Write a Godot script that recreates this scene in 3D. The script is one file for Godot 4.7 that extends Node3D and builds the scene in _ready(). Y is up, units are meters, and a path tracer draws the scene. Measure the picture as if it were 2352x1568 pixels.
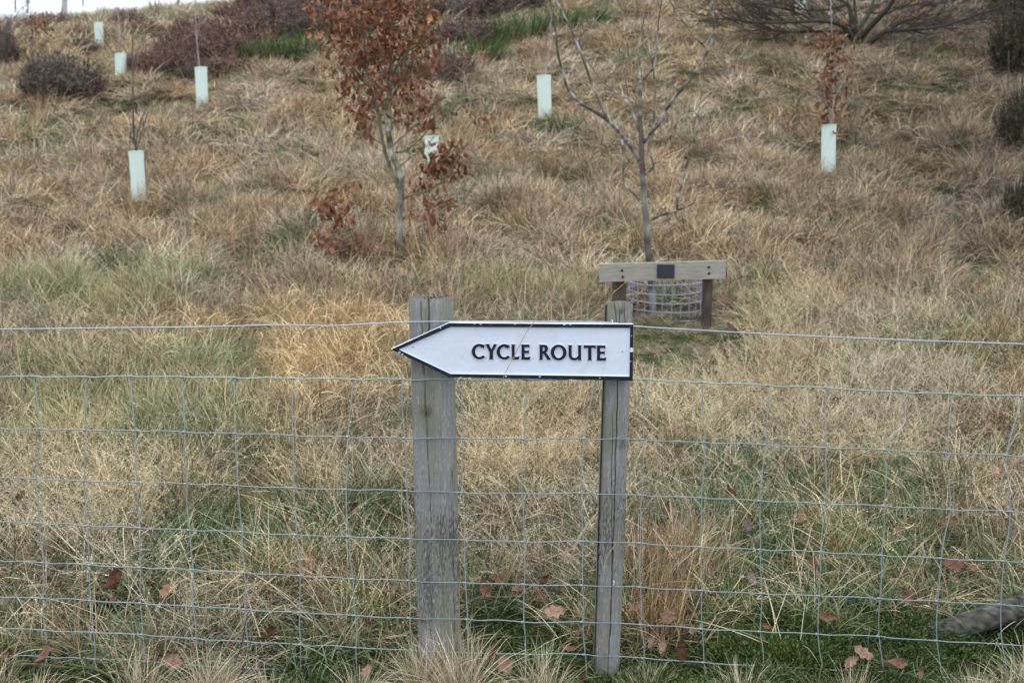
extends Node3D
# A grassy hillside behind a stock fence, with a cast arrow sign fixed to two posts.
# Units are metres. The camera stands at (0, 1.55, 0) and looks along -Z, a little down.

const F := 2730.0                       # focal length in units of a 2352 pixel wide picture
const EYE := Vector3(0, 1.55, 0)
const PITCH := 0.17902                  # radians below the horizontal
const FENCE := 3.27                     # distance of the fence's plane in front of the camera

# ------------------------------------------------------------------ mesh building
class MB:
	var v := PackedVector3Array()
	var n := PackedVector3Array()
	var c := PackedColorArray()
	var ix := PackedInt32Array()

	func tri(a: Vector3, b: Vector3, d: Vector3, col: Color) -> void:
		var nn := (d - a).cross(b - a).normalized()
		var k := v.size()
		v.append(a); v.append(b); v.append(d)
		n.append(nn); n.append(nn); n.append(nn)
		c.append(col); c.append(col); c.append(col)
		ix.append(k); ix.append(k + 1); ix.append(k + 2)

	func quad(a: Vector3, b: Vector3, d: Vector3, e: Vector3, col: Color) -> void:
		tri(a, b, d, col)
		tri(a, d, e, col)

	func box(lo: Vector3, hi: Vector3, col: Color) -> void:
		var p := [Vector3(lo.x, lo.y, hi.z), Vector3(hi.x, lo.y, hi.z), Vector3(hi.x, hi.y, hi.z), Vector3(lo.x, hi.y, hi.z), Vector3(lo.x, lo.y, lo.z), Vector3(hi.x, lo.y, lo.z), Vector3(hi.x, hi.y, lo.z), Vector3(lo.x, hi.y, lo.z)]
		for f in [[3, 2, 1, 0], [4, 5, 6, 7], [2, 6, 5, 1], [0, 4, 7, 3], [7, 6, 2, 3], [0, 1, 5, 4]]:
			quad(p[f[0]], p[f[1]], p[f[2]], p[f[3]], col)

	func grid(rows: int, cols: int, start: int, wrap: bool) -> void:
		var last := cols if wrap else cols - 1
		for i in rows - 1:
			for j in last:
				var a := start + i * cols + j
				var b := start + i * cols + (j + 1) % cols
				ix.append(a); ix.append(a + cols); ix.append(b)
				ix.append(b); ix.append(a + cols); ix.append(b + cols)

	func tube(pts: PackedVector3Array, radii: PackedFloat32Array, sides: int, cols: PackedColorArray, mottle := 0.0, rng: RandomNumberGenerator = null) -> void:
		var start := v.size()
		var m := pts.size()
		var ref := Vector3(0.31, 0.11, 0.94)
		for i in m:
			var t := (pts[mini(i + 1, m - 1)] - pts[maxi(i - 1, 0)]).normalized()
			var s := t.cross(ref)
			if s.length() < 0.1:
				s = t.cross(Vector3(0.9, 0.3, -0.2))
			s = s.normalized()
			ref = s.cross(t).normalized()
			for j in sides:
				var a := TAU * j / sides
				var o := s * cos(a) + ref * sin(a)
				var r := radii[i]
				var col := cols[i]
				if mottle > 0.0:
					var g := 1.0 + mottle * rng.randf_range(-1, 1)
					col = Color(col.r * g, col.g * g, col.b * g)
				v.append(pts[i] + o * r)
				n.append(o)
				c.append(col)
		grid(m, sides, start, true)
		for e in [0, m - 1]:
			var k := v.size()
			v.append(pts[e])
			n.append((pts[e] - pts[1 if e == 0 else m - 2]).normalized())
			c.append(cols[e])
			for j in sides:
				var p: int = start + (0 if e == 0 else (m - 1) * sides)
				ix.append(k)
				if e == 0:
					ix.append(p + j); ix.append(p + (j + 1) % sides)
				else:
					ix.append(p + (j + 1) % sides); ix.append(p + j)

	# a ribbon that leaves root, bends under its own weight and tapers to a point
	func blade(r: RandomNumberGenerator, root: Vector3, az: float, lean: float, length: float, w: float, curl: float, segs: int, c0: Color, c1: Color, wob: float) -> Vector3:
		var dir := Vector3(cos(az) * sin(lean), cos(lean), sin(az) * sin(lean))
		var side := dir.cross(Vector3(r.randf_range(-1, 1), r.randf_range(-0.4, 0.4), r.randf_range(-1, 1))).normalized()
		var p := root
		var k := v.size()
		var st := length / segs
		for i in segs:
			var t := float(i) / segs
			var hw := w * 0.5 * (1.0 - t * t * 0.8)
			var nn := dir.cross(side).normalized()
			var col := c0.lerp(c1, t)
			v.append(p - side * hw); v.append(p + side * hw)
			n.append(nn); n.append(nn)
			c.append(col); c.append(col)
			p += dir * st
			dir += Vector3(r.randf_range(-wob, wob), -curl * (0.4 + 1.2 * t) / segs, r.randf_range(-wob, wob))
			dir = dir.normalized()
			side = (side - dir * side.dot(dir)).normalized()
		v.append(p); n.append(dir.cross(side).normalized()); c.append(c1)
		for i in segs - 1:
			var a := k + i * 2
			ix.append(a); ix.append(a + 1); ix.append(a + 2)
			ix.append(a + 1); ix.append(a + 3); ix.append(a + 2)
		var b := k + (segs - 1) * 2
		ix.append(b); ix.append(b + 1); ix.append(b + 2)
		return p

	func mesh(mat: Material) -> ArrayMesh:
		var am := ArrayMesh.new()
		add_to(am, mat)
		return am

	# every face turned the way its corners' normals point
	func add_to(am: ArrayMesh, mat: Material) -> void:
		for k in range(0, ix.size(), 3):
			var a := ix[k]
			var b := ix[k + 1]
			var d := ix[k + 2]
			if (v[d] - v[a]).cross(v[b] - v[a]).dot(n[a] + n[b] + n[d]) < 0.0:
				ix[k + 1] = d
				ix[k + 2] = b
		var arr := []
		arr.resize(Mesh.ARRAY_MAX)
		arr[Mesh.ARRAY_VERTEX] = v
		arr[Mesh.ARRAY_NORMAL] = n
		arr[Mesh.ARRAY_COLOR] = c
		arr[Mesh.ARRAY_INDEX] = ix
		am.add_surface_from_arrays(Mesh.PRIMITIVE_TRIANGLES, arr)
		am.surface_set_material(am.get_surface_count() - 1, mat)

var rg := RandomNumberGenerator.new()
var n_a := FastNoiseLite.new()
var n_b := FastNoiseLite.new()
var n_c := FastNoiseLite.new()
var taken := {}
var M := {}

# ------------------------------------------------------------------ names, labels, placing
func numbered(called: String) -> String:
	if not taken.has(called):
		taken[called] = 0
		return called
	taken[called] += 1
	return "%s_%03d" % [called, taken[called]]

func tag(o: Node, label: String, category: String, group := "", kind := "") -> Node:
	if label: o.set_meta("label", label)
	if category: o.set_meta("category", category)
	if group: o.set_meta("group", group)
	if kind: o.set_meta("kind", kind)
	return o

func base(called: String, at: Vector3, label: String, category: String, group := "") -> Node3D:
	var o := Node3D.new()
	o.name = numbered(called)
	add_child(o, true)
	o.position = at
	tag(o, label, category, group)
	return o

func part(called: String, mesh: Mesh, parent: Node) -> MeshInstance3D:
	var o := MeshInstance3D.new()
	o.name = called if parent != self else numbered(called)
	o.mesh = mesh
	parent.add_child(o, true)
	return o

func copy(o: Node3D, label: String, group := "") -> Node3D:
	var q: Node3D = o.duplicate()
	q.name = numbered(str(o.name).rstrip("0123456789").trim_suffix("_"))
	add_child(q, true)
	if label: q.set_meta("label", label)
	if group: q.set_meta("group", group)
	return q

func lin(r: float, g: float, b: float) -> Color:
	return Color(r, g, b)

func paint(rough: float, back := 0.0, spec := 0.3, metal := 0.0) -> StandardMaterial3D:
	var m := StandardMaterial3D.new()
	m.vertex_color_use_as_albedo = true
	m.roughness = rough
	m.metallic = metal
	m.metallic_specular = spec
	m.cull_mode = BaseMaterial3D.CULL_DISABLED
	if back > 0.0:
		m.backlight_enabled = true
		m.backlight = Color(back, back, back)
	return m

func ray(px: float, py: float) -> Vector3:
	var u := (px - 1176.0) / F
	var w := (784.0 - py) / F
	return Vector3(u, -sin(PITCH) + w * cos(PITCH), -cos(PITCH) - w * sin(PITCH))

# the point at this distance in front of the camera (along -Z) that lies under a place in the 2352 pixel wide photograph
func P(px: float, py: float, d: float) -> Vector3:
	var r := ray(px, py)
	return EYE + r * (d / -r.z)

# where that line of sight meets the hillside, or a mat of grass of this height on it
func G(px: float, py: float, lift := 0.0) -> Vector3:
	var r := ray(px, py)
	r = r / -r.z
	var d := 2.2
	while d < 90.0:
		var p := EYE + r * d
		if p.y < hill(p.x, d) + lift:
			break
		d += 0.02 + d * 0.002
	return EYE + r * d

func screen(p: Vector3) -> Vector2:
	var q := p - EYE
	var fw := Vector3(0, -sin(PITCH), -cos(PITCH))
	var up := Vector3(0, cos(PITCH), -sin(PITCH))
	var z := q.dot(fw)
	if z < 0.1:
		return Vector2(-9999, -9999)
	return Vector2(1176.0 + q.x / z * F, 784.0 - q.dot(up) / z * F)

const PROFILE := [[-6.0, -0.22], [1.5, -0.12], [2.6, -0.085], [3.3, -0.045], [5.0, 0.09], [7.5, 0.3], [9.0, 0.48], [10.0, 0.62], [11.3, 0.83], [12.5, 1.1], [14.2, 1.58], [16.2, 2.18], [20.0, 3.08], [28.0, 4.58], [34.0, 5.08], [45.0, 5.15], [80.0, 3.2], [140.0, -2.0]]

func hill(x: float, d: float) -> float:
	var h := -2.0
	for i in PROFILE.size() - 1:
		var a: Array = PROFILE[i]
		var b: Array = PROFILE[i + 1]
		if d <= b[0]:
			var t := clampf((d - a[0]) / (b[0] - a[0]), 0, 1)
			var before: Array = PROFILE[maxi(i - 1, 0)]
			var after: Array = PROFILE[mini(i + 2, PROFILE.size() - 1)]
			var w: float = b[0] - a[0]
			var ma: float = (b[1] - before[1]) / maxf(b[0] - before[0], 0.01) * w
			var mb: float = (after[1] - a[1]) / maxf(after[0] - a[0], 0.01) * w
			var t2 := t * t
			var t3 := t2 * t
			h = (2 * t3 - 3 * t2 + 1) * a[1] + (t3 - 2 * t2 + t) * ma + (-2 * t3 + 3 * t2) * b[1] + (t3 - t2) * mb
			break
	h += 0.077 * clampf(x, -30, 30) * smoothstep(7.0, 28.0, d)
	h -= 0.012 * x * (1.0 - smoothstep(4.0, 9.0, d))
	return h

func lumps(x: float, d: float) -> float:
	var far := smoothstep(3.0, 12.0, d)
	var worn := exp(-pow((x - 1.0) / 0.8, 2.0) - pow((d - 7.0) / 1.5, 2.0))   # trodden hollow before the memorial
	return -0.05 * worn + (1.0 - worn) * (0.05 + 0.09 * far) * n_a.get_noise_2d(x * 1.1, d * 1.1) * 1.6 + (0.03 + 0.03 * far) * n_b.get_noise_2d(x * 2.6, d * 2.6)

func soil(x: float, d: float) -> Vector3:
	return Vector3(x, hill(x, d) + lumps(x, d), -d)

func curve(pts: PackedVector3Array, per: int) -> PackedVector3Array:
	var out := PackedVector3Array()
	var m := pts.size()
	for i in m - 1:
		var a := pts[maxi(i - 1, 0)]
		var d := pts[mini(i + 2, m - 1)]
		for k in per:
			out.append(pts[i].cubic_interpolate(pts[i + 1], a, d, float(k) / per))
	out.append(pts[m - 1])
	return out

func pairs(s: String) -> PackedVector2Array:
	var out := PackedVector2Array()
	for w in s.split(" ", false):
		var q := w.split(",")
		out.append(Vector2(float(q[0]), float(q[1])))
	return out

func same(count: int, x: float) -> PackedFloat32Array:
	var a := PackedFloat32Array()
	a.resize(count)
	a.fill(x)
	return a

func tint(count: int, col: Color) -> PackedColorArray:
	var a := PackedColorArray()
	a.resize(count)
	a.fill(col)
	return a

func taper(count: int, a: float, b: float) -> PackedFloat32Array:
	var o := PackedFloat32Array()
	for i in count:
		o.append(lerpf(a, b, float(i) / maxi(count - 1, 1)))
	return o

# ------------------------------------------------------------------ the place
func _ready() -> void:
	rg.seed = 7
	n_a.seed = 11; n_a.frequency = 1.0; n_a.noise_type = FastNoiseLite.TYPE_SIMPLEX_SMOOTH; n_a.fractal_octaves = 3
	n_b.seed = 23; n_b.frequency = 1.0; n_b.noise_type = FastNoiseLite.TYPE_SIMPLEX_SMOOTH; n_b.fractal_octaves = 2
	n_c.seed = 37; n_c.frequency = 1.0; n_c.noise_type = FastNoiseLite.TYPE_SIMPLEX_SMOOTH; n_c.fractal_octaves = 4
	set_up_view()
	M = {
		"grass": paint(0.75, 0.14, 0.25), "green": paint(0.55, 0.18, 0.4), "leaf": paint(0.6, 0.25, 0.35), "bark": paint(0.9, 0.0, 0.2), "wood": paint(0.88, 0.0, 0.22),
		"soil": paint(1.0, 0.0, 0.1), "wire": paint(0.42, 0.0, 0.5, 0.55), "tube": paint(0.5, 0.45, 0.4), "white": paint(0.42, 0.0, 0.45), "black": paint(0.38, 0.0, 0.45), "plain": paint(0.7, 0.0, 0.3),
	}
	hillside()
	fence()
	posts()
	sign_board()
	memorial()
	tree_guards()
	oak_tree()
	fruit_tree()
	thorn_tree()
	far_plants()
	fallen_log()
	fallen_leaves()
	stalks()
	grasses()

func set_up_view() -> void:
	var cam := Camera3D.new()
	cam.name = "camera"
	var lens := CameraAttributesPhysical.new()
	lens.frustum_focal_length = 12.0 / tan(atan(784.0 / F))
	lens.frustum_focus_distance = 3.36
	lens.exposure_aperture = 6.3
	lens.frustum_near = 0.05
	lens.frustum_far = 400.0
	cam.attributes = lens
	cam.fov = rad_to_deg(2.0 * atan(784.0 / F))
	cam.near = 0.05
	cam.far = 400.0
	add_child(cam)
	cam.position = EYE
	cam.rotation = Vector3(-PITCH, 0, 0)
	cam.current = true
	var sky := ProceduralSkyMaterial.new()
	sky.sky_top_color = Color(0.95, 0.975, 1.0)
	sky.sky_horizon_color = Color(0.73, 0.77, 0.845)
	sky.sky_energy_multiplier = 1.2
	sky.sky_curve = 0.3
	sky.ground_bottom_color = Color(0.30, 0.27, 0.22)
	sky.ground_horizon_color = Color(0.55, 0.54, 0.50)
	sky.sun_angle_max = 1.0
	var e := Environment.new()
	e.background_mode = Environment.BG_SKY
	e.sky = Sky.new()
	e.sky.sky_material = sky
	e.tonemap_mode = Environment.TONE_MAPPER_LINEAR
	e.tonemap_exposure = 1.7
	e.sdfgi_enabled = true
	e.ssao_enabled = true
	e.ssil_enabled = true
	var w := WorldEnvironment.new()
	w.name = "world_environment"
	w.environment = e
	add_child(w)
	var sun := DirectionalLight3D.new()
	sun.name = "sun"
	sun.light_energy = 0.35
	sun.light_color = Color(1.0, 0.995, 0.985)
	sun.light_angular_distance = 40.0
	sun.shadow_enabled = true
	sun.rotation = Vector3(deg_to_rad(-72), deg_to_rad(-35), 0)
	add_child(sun)

func hillside() -> void:
	var mb := MB.new()
	var ds := PackedFloat32Array()
	var d := -6.0
	while d < 120.0:
		ds.append(d)
		d += 0.08 if d > 1.5 and d < 9.0 else (0.2 if d < 30.0 and d > 0.0 else 1.5)
	var cols := 161
	for i in ds.size():
		var half := 5.0 + maxf(ds[i], 0.0) * 0.75
		for j in cols:
			var x := (float(j) / (cols - 1) * 2.0 - 1.0) * half
			var p := soil(x, ds[i])
			var g := n_c.get_noise_2d(x * 0.6, ds[i] * 0.6)
			var col := lin(0.07, 0.055, 0.03).lerp(lin(0.04, 0.055, 0.02), clampf(0.5 + g * 1.5, 0, 1))
			var k := 1.0 + 0.35 * n_b.get_noise_2d(x * 9.0, ds[i] * 9.0)
			mb.v.append(p)
			mb.n.append(Vector3.UP)
			mb.c.append(Color(col.r * k, col.g * k, col.b * k))
	mb.grid(ds.size(), cols, 0, false)
	for i in ds.size():
		for j in cols:
			var k := i * cols + j
			var a := mb.v[i * cols + maxi(j - 1, 0)]
			var b := mb.v[i * cols + mini(j + 1, cols - 1)]
			var e := mb.v[maxi(i - 1, 0) * cols + j]
			var f := mb.v[mini(i + 1, ds.size() - 1) * cols + j]
			var nn := (b - a).cross(e - f)
			mb.n[k] = -nn.normalized() if nn.y < 0 else nn.normalized()
	var o := part("hillside_terrain", mb.mesh(M.soil), self)
	tag(o, "rough grassy hillside rising behind the wire fence", "hillside", "", "structure")

# ------------------------------------------------------------------ fence
const WIRES := [
	"75,864 195,865 299,864 416,865 536,867 672,869 810,871 920,871 1059,872 1206,871 1366,870 1481,871 1612,878 1764,885 1896,890 2072,900 2184,904 2346,909",
	"93,985 193,987 308,989 422,992 538,995 670,1000 797,1003 927,1006 1062,1006 1202,1008 1341,1007 1475,1009 1617,1016 1757,1021 1894,1028 2034,1033 2171,1040 2310,1045",
	"80,1099 191,1104 312,1107 426,1111 544,1115 671,1120 793,1124 932,1127 1060,1131 1196,1133 1332,1132 1471,1137 1609,1143 1744,1150 1895,1157 2029,1162 2181,1170 2318,1174",
	"87,1201 199,1207 319,1212 433,1217 553,1221 679,1228 799,1232 938,1237 1064,1240 1201,1244 1337,1243 1469,1247 1607,1256 1745,1262 1883,1267 2023,1275 2160,1282 2304,1288",
	"97,1292 204,1297 320,1303 441,1308 559,1315 687,1322 808,1329 937,1333 1067,1338 1202,1342 1336,1344 1469,1348 1610,1356 1748,1363 1879,1368 2019,1374 2152,1380 2297,1388",
	"96,1374 206,1379 320,1385 440,1392 560,1399 686,1406 813,1413 939,1419 1072,1422 1201,1428 1337,1428 1471,1434 1611,1444 1744,1450 1877,1456 2017,1461 2150,1471 2300,1479",
	"101,1447 212,1452 325,1457 448,1466 566,1473 688,1480 815,1487 945,1493 1074,1499 1204,1502 1342,1503 1477,1511 1615,1521 1752,1529 1888,1536 2028,1543 2162,1555 2316,1564",
	"104,1508 216,1513 328,1518 453,1528 570,1534 689,1542 816,1549 949,1555 1076,1563 1207,1564 1344,1566 1480,1575 1617,1586 1756,1595 1895,1603 2035,1612 2169,1626 2327,1636",
]
const TOP_WIRE := "0,756 252,753 491,750 632,746 743,748 785,747 942,739 1135,738 1148,738 1395,740 1456,749 1765,767 2057,780 2352,790"

func wire_mesh(pts: PackedVector3Array, r: float, col: Color, cuts := 5) -> ArrayMesh:
	var mb := MB.new()
	var line := curve(pts, cuts)
	var cols := PackedColorArray()
	for i in line.size():
		var k := 1.0 + 0.18 * n_b.get_noise_2d(i * 0.7, pts[0].y * 31.0)
		cols.append(Color(col.r * k, col.g * k, col.b * k))
	mb.tube(line, same(line.size(), r), 6, cols)
	return mb.mesh(M.wire)

func fence() -> void:
	var steel := lin(0.235, 0.30, 0.335)
	var net := base("stock_fence", P(1176, 1560, FENCE), "galvanised wire stock netting of square mesh strung across the foreground", "wire fence")
	var rows := []
	for s in WIRES:
		var row := PackedVector3Array()
		for q in pairs(s):
			row.append(P(q.x, q.y, FENCE) - net.position)
		# the netting runs on past both sides of the view
		var step_l := row[0] - row[1]
		var step_r := row[row.size() - 1] - row[row.size() - 2]
		for k in 3:
			row.insert(0, row[0] + step_l)
		for k in 3:
			row.append(row[row.size() - 1] + step_r)
		rows.append(row)
	var knots := MB.new()
	for i in rows.size():
		var row: PackedVector3Array = rows[i]
		var pts := PackedVector3Array()
		for j in row.size():
			var p := row[j]
			pts.append(p + Vector3(-0.012, 0.0008, 0))
			pts.append(p + Vector3(0.012, -0.0008, 0))
			if j < row.size() - 1:
				var q := row[j + 1]
				pts.append(p.lerp(q, 0.22) + Vector3(0, -0.0016 + rg.randf_range(-0.0012, 0.0008), 0))
				pts.append(p.lerp(q, 0.55) + Vector3(0, rg.randf_range(-0.0015, 0.0022), rg.randf_range(-0.003, 0.003)))
		part("line_wire", wire_mesh(pts, 0.0016 if i else 0.00175, steel if i else lin(0.26, 0.40, 0.39), 3), net)
		for j in row.size():
			var c := row[j]
			var w := 0.0055
			var along := (row[mini(j + 1, row.size() - 1)] - row[maxi(j - 1, 0)]).normalized()
			var kp := PackedVector3Array()
			var kr := PackedFloat32Array()
			for k in 9:
				kp.append(c + along * w * (k - 4) / 4.0 + Vector3(0, 0, 0.0007))
				kr.append(0.0034 if k % 2 else 0.0041)
			kr[0] = 0.002; kr[8] = 0.002
			knots.tube(kp, kr, 7, tint(9, lin(0.26, 0.28, 0.32)))
	for j in rows[0].size():
		var pts := PackedVector3Array()
		for i in rows.size():
			var p: Vector3 = rows[i][j] + Vector3(0.003, 0, 0.0022)
			pts.append(p)
			if i < rows.size() - 1:
				var q: Vector3 = rows[i + 1][j] + Vector3(0.003, 0, 0.0022)
				if i == 0 and j == 18:   # the one bent stay
					pts.append(p.lerp(q, 0.5) + Vector3(0.028, 0, 0.004))
					pts.append(p.lerp(q, 0.74) + Vector3(0.004, 0, 0.003))
				else:
					pts.append(p.lerp(q, 0.5) + Vector3(rg.randf_range(-0.003, 0.003), 0, 0))
		var low: Vector3 = pts[pts.size() - 1]
		pts.append(low + Vector3(0, -0.03, 0))
		part("stay_wire", wire_mesh(pts, 0.0016, lin(0.38, 0.47, 0.52), 4), net)
	tag(part("knot", knots.mesh(M.wire), net), "", "", "", "stuff")
	var tp := PackedVector3Array()
	for q in pairs(TOP_WIRE):
		tp.append(P(q.x, q.y, FENCE - 0.002))
	tp.insert(0, tp[0] + (tp[0] - tp[1]) * 2.2)
	tp.append(tp[tp.size() - 1] + (tp[tp.size() - 1] - tp[tp.size() - 2]) * 2.0)
	tag(part("plain_top_wire", wire_mesh(tp, 0.0019, lin(0.36, 0.42, 0.50), 4), self), "single plain steel wire stretched above the netting, passing behind the sign", "fence wire")

# ------------------------------------------------------------------ posts
# A weathered softwood post: front(x, y) gives how far the face stands forward, crack(y) the cracks as [x, depth, half width]
func wooden_post(half: float, thick: float, top: float, bottom: float, round_front: bool, cracks: Array, knots: Array, seed_at: float, tone: Callable) -> ArrayMesh:
	var mb := MB.new()
	var cols := 72
	var rows := 230
	var ring := cols + 4
	for i in rows:
		var t := float(i) / (rows - 1)
		for j in ring:
			var x := 0.0
			var z := 0.0
			var y := lerpf(top, bottom, t)
			var f := 0.0
			if j < cols:
				f = float(j) / (cols - 1) * 2.0 - 1.0
				x = f * half
				if round_front:
					z = -0.045 * (1.0 - sqrt(maxf(1.0 - f * f * 0.985, 0.0)))
				else:
					z = -0.0005 - 0.012 * pow(clampf((-f - 0.93) / 0.07, 0, 1), 2.0)
					if f > 0.62:
						z -= (f - 0.62) * half * 1.35
				var here := y
				for k in cracks:      # k = [x at top, x at bottom, y top, y bottom, half width, depth]
					if here < k[2] and here > k[3]:
						var u: float = inverse_lerp(k[2], k[3], here)
						var cx: float = lerpf(k[0], k[1], u) + 0.0022 * n_b.get_noise_2d(here * 9.0, seed_at + k[0] * 50.0)
						var wide: float = k[4] * minf(1.0, minf(u * 8.0, (1.0 - u) * 3.0) + 0.25)
						z -= k[5] * maxf(0.0, 1.0 - absf(x - cx) / wide)
				for k in knots:       # k = [x, y, r]
					var q: float = Vector2(x - k[0], (here - k[1]) * 0.9).length() / k[2]
					if q < 1.6:
						z += 0.004 * exp(-q * q * 2.0) + 0.0012 * sin(q * 14.0) * exp(-q * q)
				z += 0.0009 * n_b.get_noise_2d(x * 260.0 + seed_at, here * 6.0)
			else:
				x = [half, half * 0.98, -half * 0.98, -half][j - cols]
				z = [-thick * 0.62, -thick, -thick, -thick * 0.3][j - cols]
				f = x / half
			if i < 6:   # the sawn or weathered end
				var up := (1.0 - i / 6.0)
				if round_front:
					y -= 0.016 * f * f
				else:
					y += 0.004 * n_b.get_noise_2d(x * 90.0, 3.3) - (0.012 * smoothstep(0.5, 1.0, f)) - 0.004 * smoothstep(-0.8, -1.0, f)
				z -= 0.004 * up * up
			mb.v.append(Vector3(x, y, z))
			mb.n.append(Vector3(0, 0, 1))
			var col: Color = tone.call(x, y, f)
			for k in knots:
				var q: float = Vector2(x - k[0], (y - k[1]) * 0.9).length() / k[2]
				if q < 1.3 and j < cols:
					var kk := 0.38 + 0.34 * absf(sin(q * 8.0)) + 0.3 * q * q
					kk = minf(kk, 1.0)
					col = Color(col.r * kk, col.g * kk * 0.98, col.b * kk * 0.94)
			mb.c.append(col)
	mb.grid(rows, ring, 0, true)
	var count := mb.v.size()
	var acc := PackedVector3Array()
	acc.resize(count)
	for k in range(0, mb.ix.size(), 3):
		var a := mb.ix[k]
		var b := mb.ix[k + 1]
		var d := mb.ix[k + 2]
		var nn := (mb.v[d] - mb.v[a]).cross(mb.v[b] - mb.v[a])
		acc[a] += nn; acc[b] += nn; acc[d] += nn
	for k in count:
		mb.n[k] = acc[k].normalized()
	# end grain on top: a coarse cap that follows the rim
	var mid := Vector3(0, top - (0.004 if not round_front else 0.008), -thick * 0.45)
	for j in ring:
		var g := 0.7 + 0.3 * n_b.get_noise_2d(j * 0.9, seed_at)
		mb.tri(mb.v[j], mid, mb.v[(j + 1) % ring], Color(0.16 * g, 0.145 * g, 0.12 * g))
	return mb.mesh(M.wood)

func post_tone(x: float, y: float, f: float, seed_at: float, dark_low: float, dark_high: float) -> Color:
	var fine := n_b.get_noise_2d(x * 420.0 + seed_at, y * 5.0 + seed_at)
	var broad := n_c.get_noise_2d(x * 20.0 + seed_at, y * 2.2)
	var speck := n_c.get_noise_2d(x * 170.0 - seed_at, y * 60.0 + seed_at)
	var k := 1.0 + 0.26 * fine + 0.10 * speck
	var col := lin(0.205, 0.197, 0.177).lerp(lin(0.24, 0.238, 0.234), clampf(0.5 + broad * 1.8, 0, 1))
	# a stretch of black mould with ragged edges, a little lichen, green algae towards the top
	var zone := smoothstep(dark_low - 0.10, dark_low + 0.10, y) * (1.0 - smoothstep(dark_high - 0.10, dark_high + 0.10, y))
	var mould := smoothstep(0.0, 0.30, speck * 0.55 + broad * 0.5 + zone * 0.42 - 0.30)
	col = col.lerp(lin(0.07, 0.066, 0.055), mould * 0.85)
	col = col.lerp(lin(0.36, 0.36, 0.33), smoothstep(0.22, 0.42, n_c.get_noise_2d(x * 110.0 + 9.0, y * 38.0 - seed_at)) * 0.5)
	var alga := smoothstep(0.0, 0.35, n_c.get_noise_2d(x * 14.0 + 40.0, y * 4.0 - seed_at) + 0.2 * smoothstep(0.6, 1.0, y) - 0.1)
	col = col.lerp(lin(0.17, 0.175, 0.12), alga * 0.5)
	return Color(col.r * k, col.g * k, col.b * k)

func posts() -> void:
	# left post: a sawn stake with one bevelled side
	var at := P(1009, 1545, FENCE + 0.004)
	var top := P(994, 686, FENCE + 0.004).y - at.y
	var left := base("fence_post", at, "broad square sawn grey post behind the pointed end of the sign", "fence post")
	var tone_l := func(x, y, f): return post_tone(x, y, f, 3.0, 0.12, 0.5)
	var lm := wooden_post(0.061, 0.10, top, -0.25, false, [[-0.027, -0.012, top + 0.01, 0.42, 0.0014, 0.009], [-0.006, -0.004, top + 0.01, top - 0.13, 0.0020, 0.012], [0.05, 0.046, 0.62, 0.1, 0.0016, 0.006]], [[-0.019, 0.795, 0.019], [-0.042, 0.17, 0.013]], 3.0, tone_l)
	part("timber", lm, left).rotation.z = 0.012
	var litter := MB.new()
	for k in 60:
		var q := Vector3(rg.randf_range(-0.03, 0.035), top - 0.003 + rg.randf_range(0, 0.006), rg.randf_range(-0.06, -0.004))
		var s := rg.randf_range(0.002, 0.006)
		var col := lin(0.3, 0.29, 0.27) if rg.randf() < 0.35 else lin(0.06, 0.04, 0.03)
		litter.tri(q, q + Vector3(s, rg.randf_range(0, s), rg.randf_range(-s, s)), q + Vector3(rg.randf_range(-s, s), s * 0.8, rg.randf_range(-s, s)), col)
	tag(part("crumbling_end_grain", litter.mesh(M.wood), left), "", "", "", "stuff")
	# right post: half round
	at = P(1394, 1575, FENCE + 0.004)
	top = P(1412, 690, FENCE + 0.004).y - at.y
	var right := base("fence_post", at, "narrow half-round grey post with domed top behind the square end of the sign", "fence post")
	var tone_r := func(x, y, f): return post_tone(x, y, f, 17.0, 0.35, 0.62)
	var rm := wooden_post(0.0395, 0.06, top, -0.25, true, [[0.0, 0.006, top - 0.042, 0.15, 0.0014, 0.012], [-0.012, 0.004, 0.84, 0.30, 0.0011, 0.007], [-0.016, -0.006, top - 0.01, top - 0.09, 0.0016, 0.007], [0.012, 0.014, top - 0.005, top - 0.1, 0.0014, 0.006], [0.004, 0.001, 0.28, -0.05, 0.0018, 0.008]], [[0.002, top - 0.026, 0.0115], [0.021, 0.735, 0.013], [-0.018, top - 0.075, 0.009], [-0.006, 0.10, 0.004], [0.012, 0.36, 0.004]], 17.0, tone_r)
	part("timber", rm, right).rotation.z = -0.0185
	for q in [P(1405, 742, FENCE), P(1409, 1340, FENCE), P(1396, 1566, FENCE)]:
		var st := PackedVector3Array()
		for k in 9:
			var a := PI * k / 8.0
			st.append(Vector3(0.0018 * sin(k * 0.7), cos(a) * 0.009, sin(a) * 0.005 - 0.004))
		var mb := MB.new()
		mb.tube(st, same(9, 0.0018), 6, tint(9, lin(0.5, 0.52, 0.56)))
		part("staple", mb.mesh(M.wire), right).position = q - at + Vector3(0, 0, 0.004)

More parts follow.
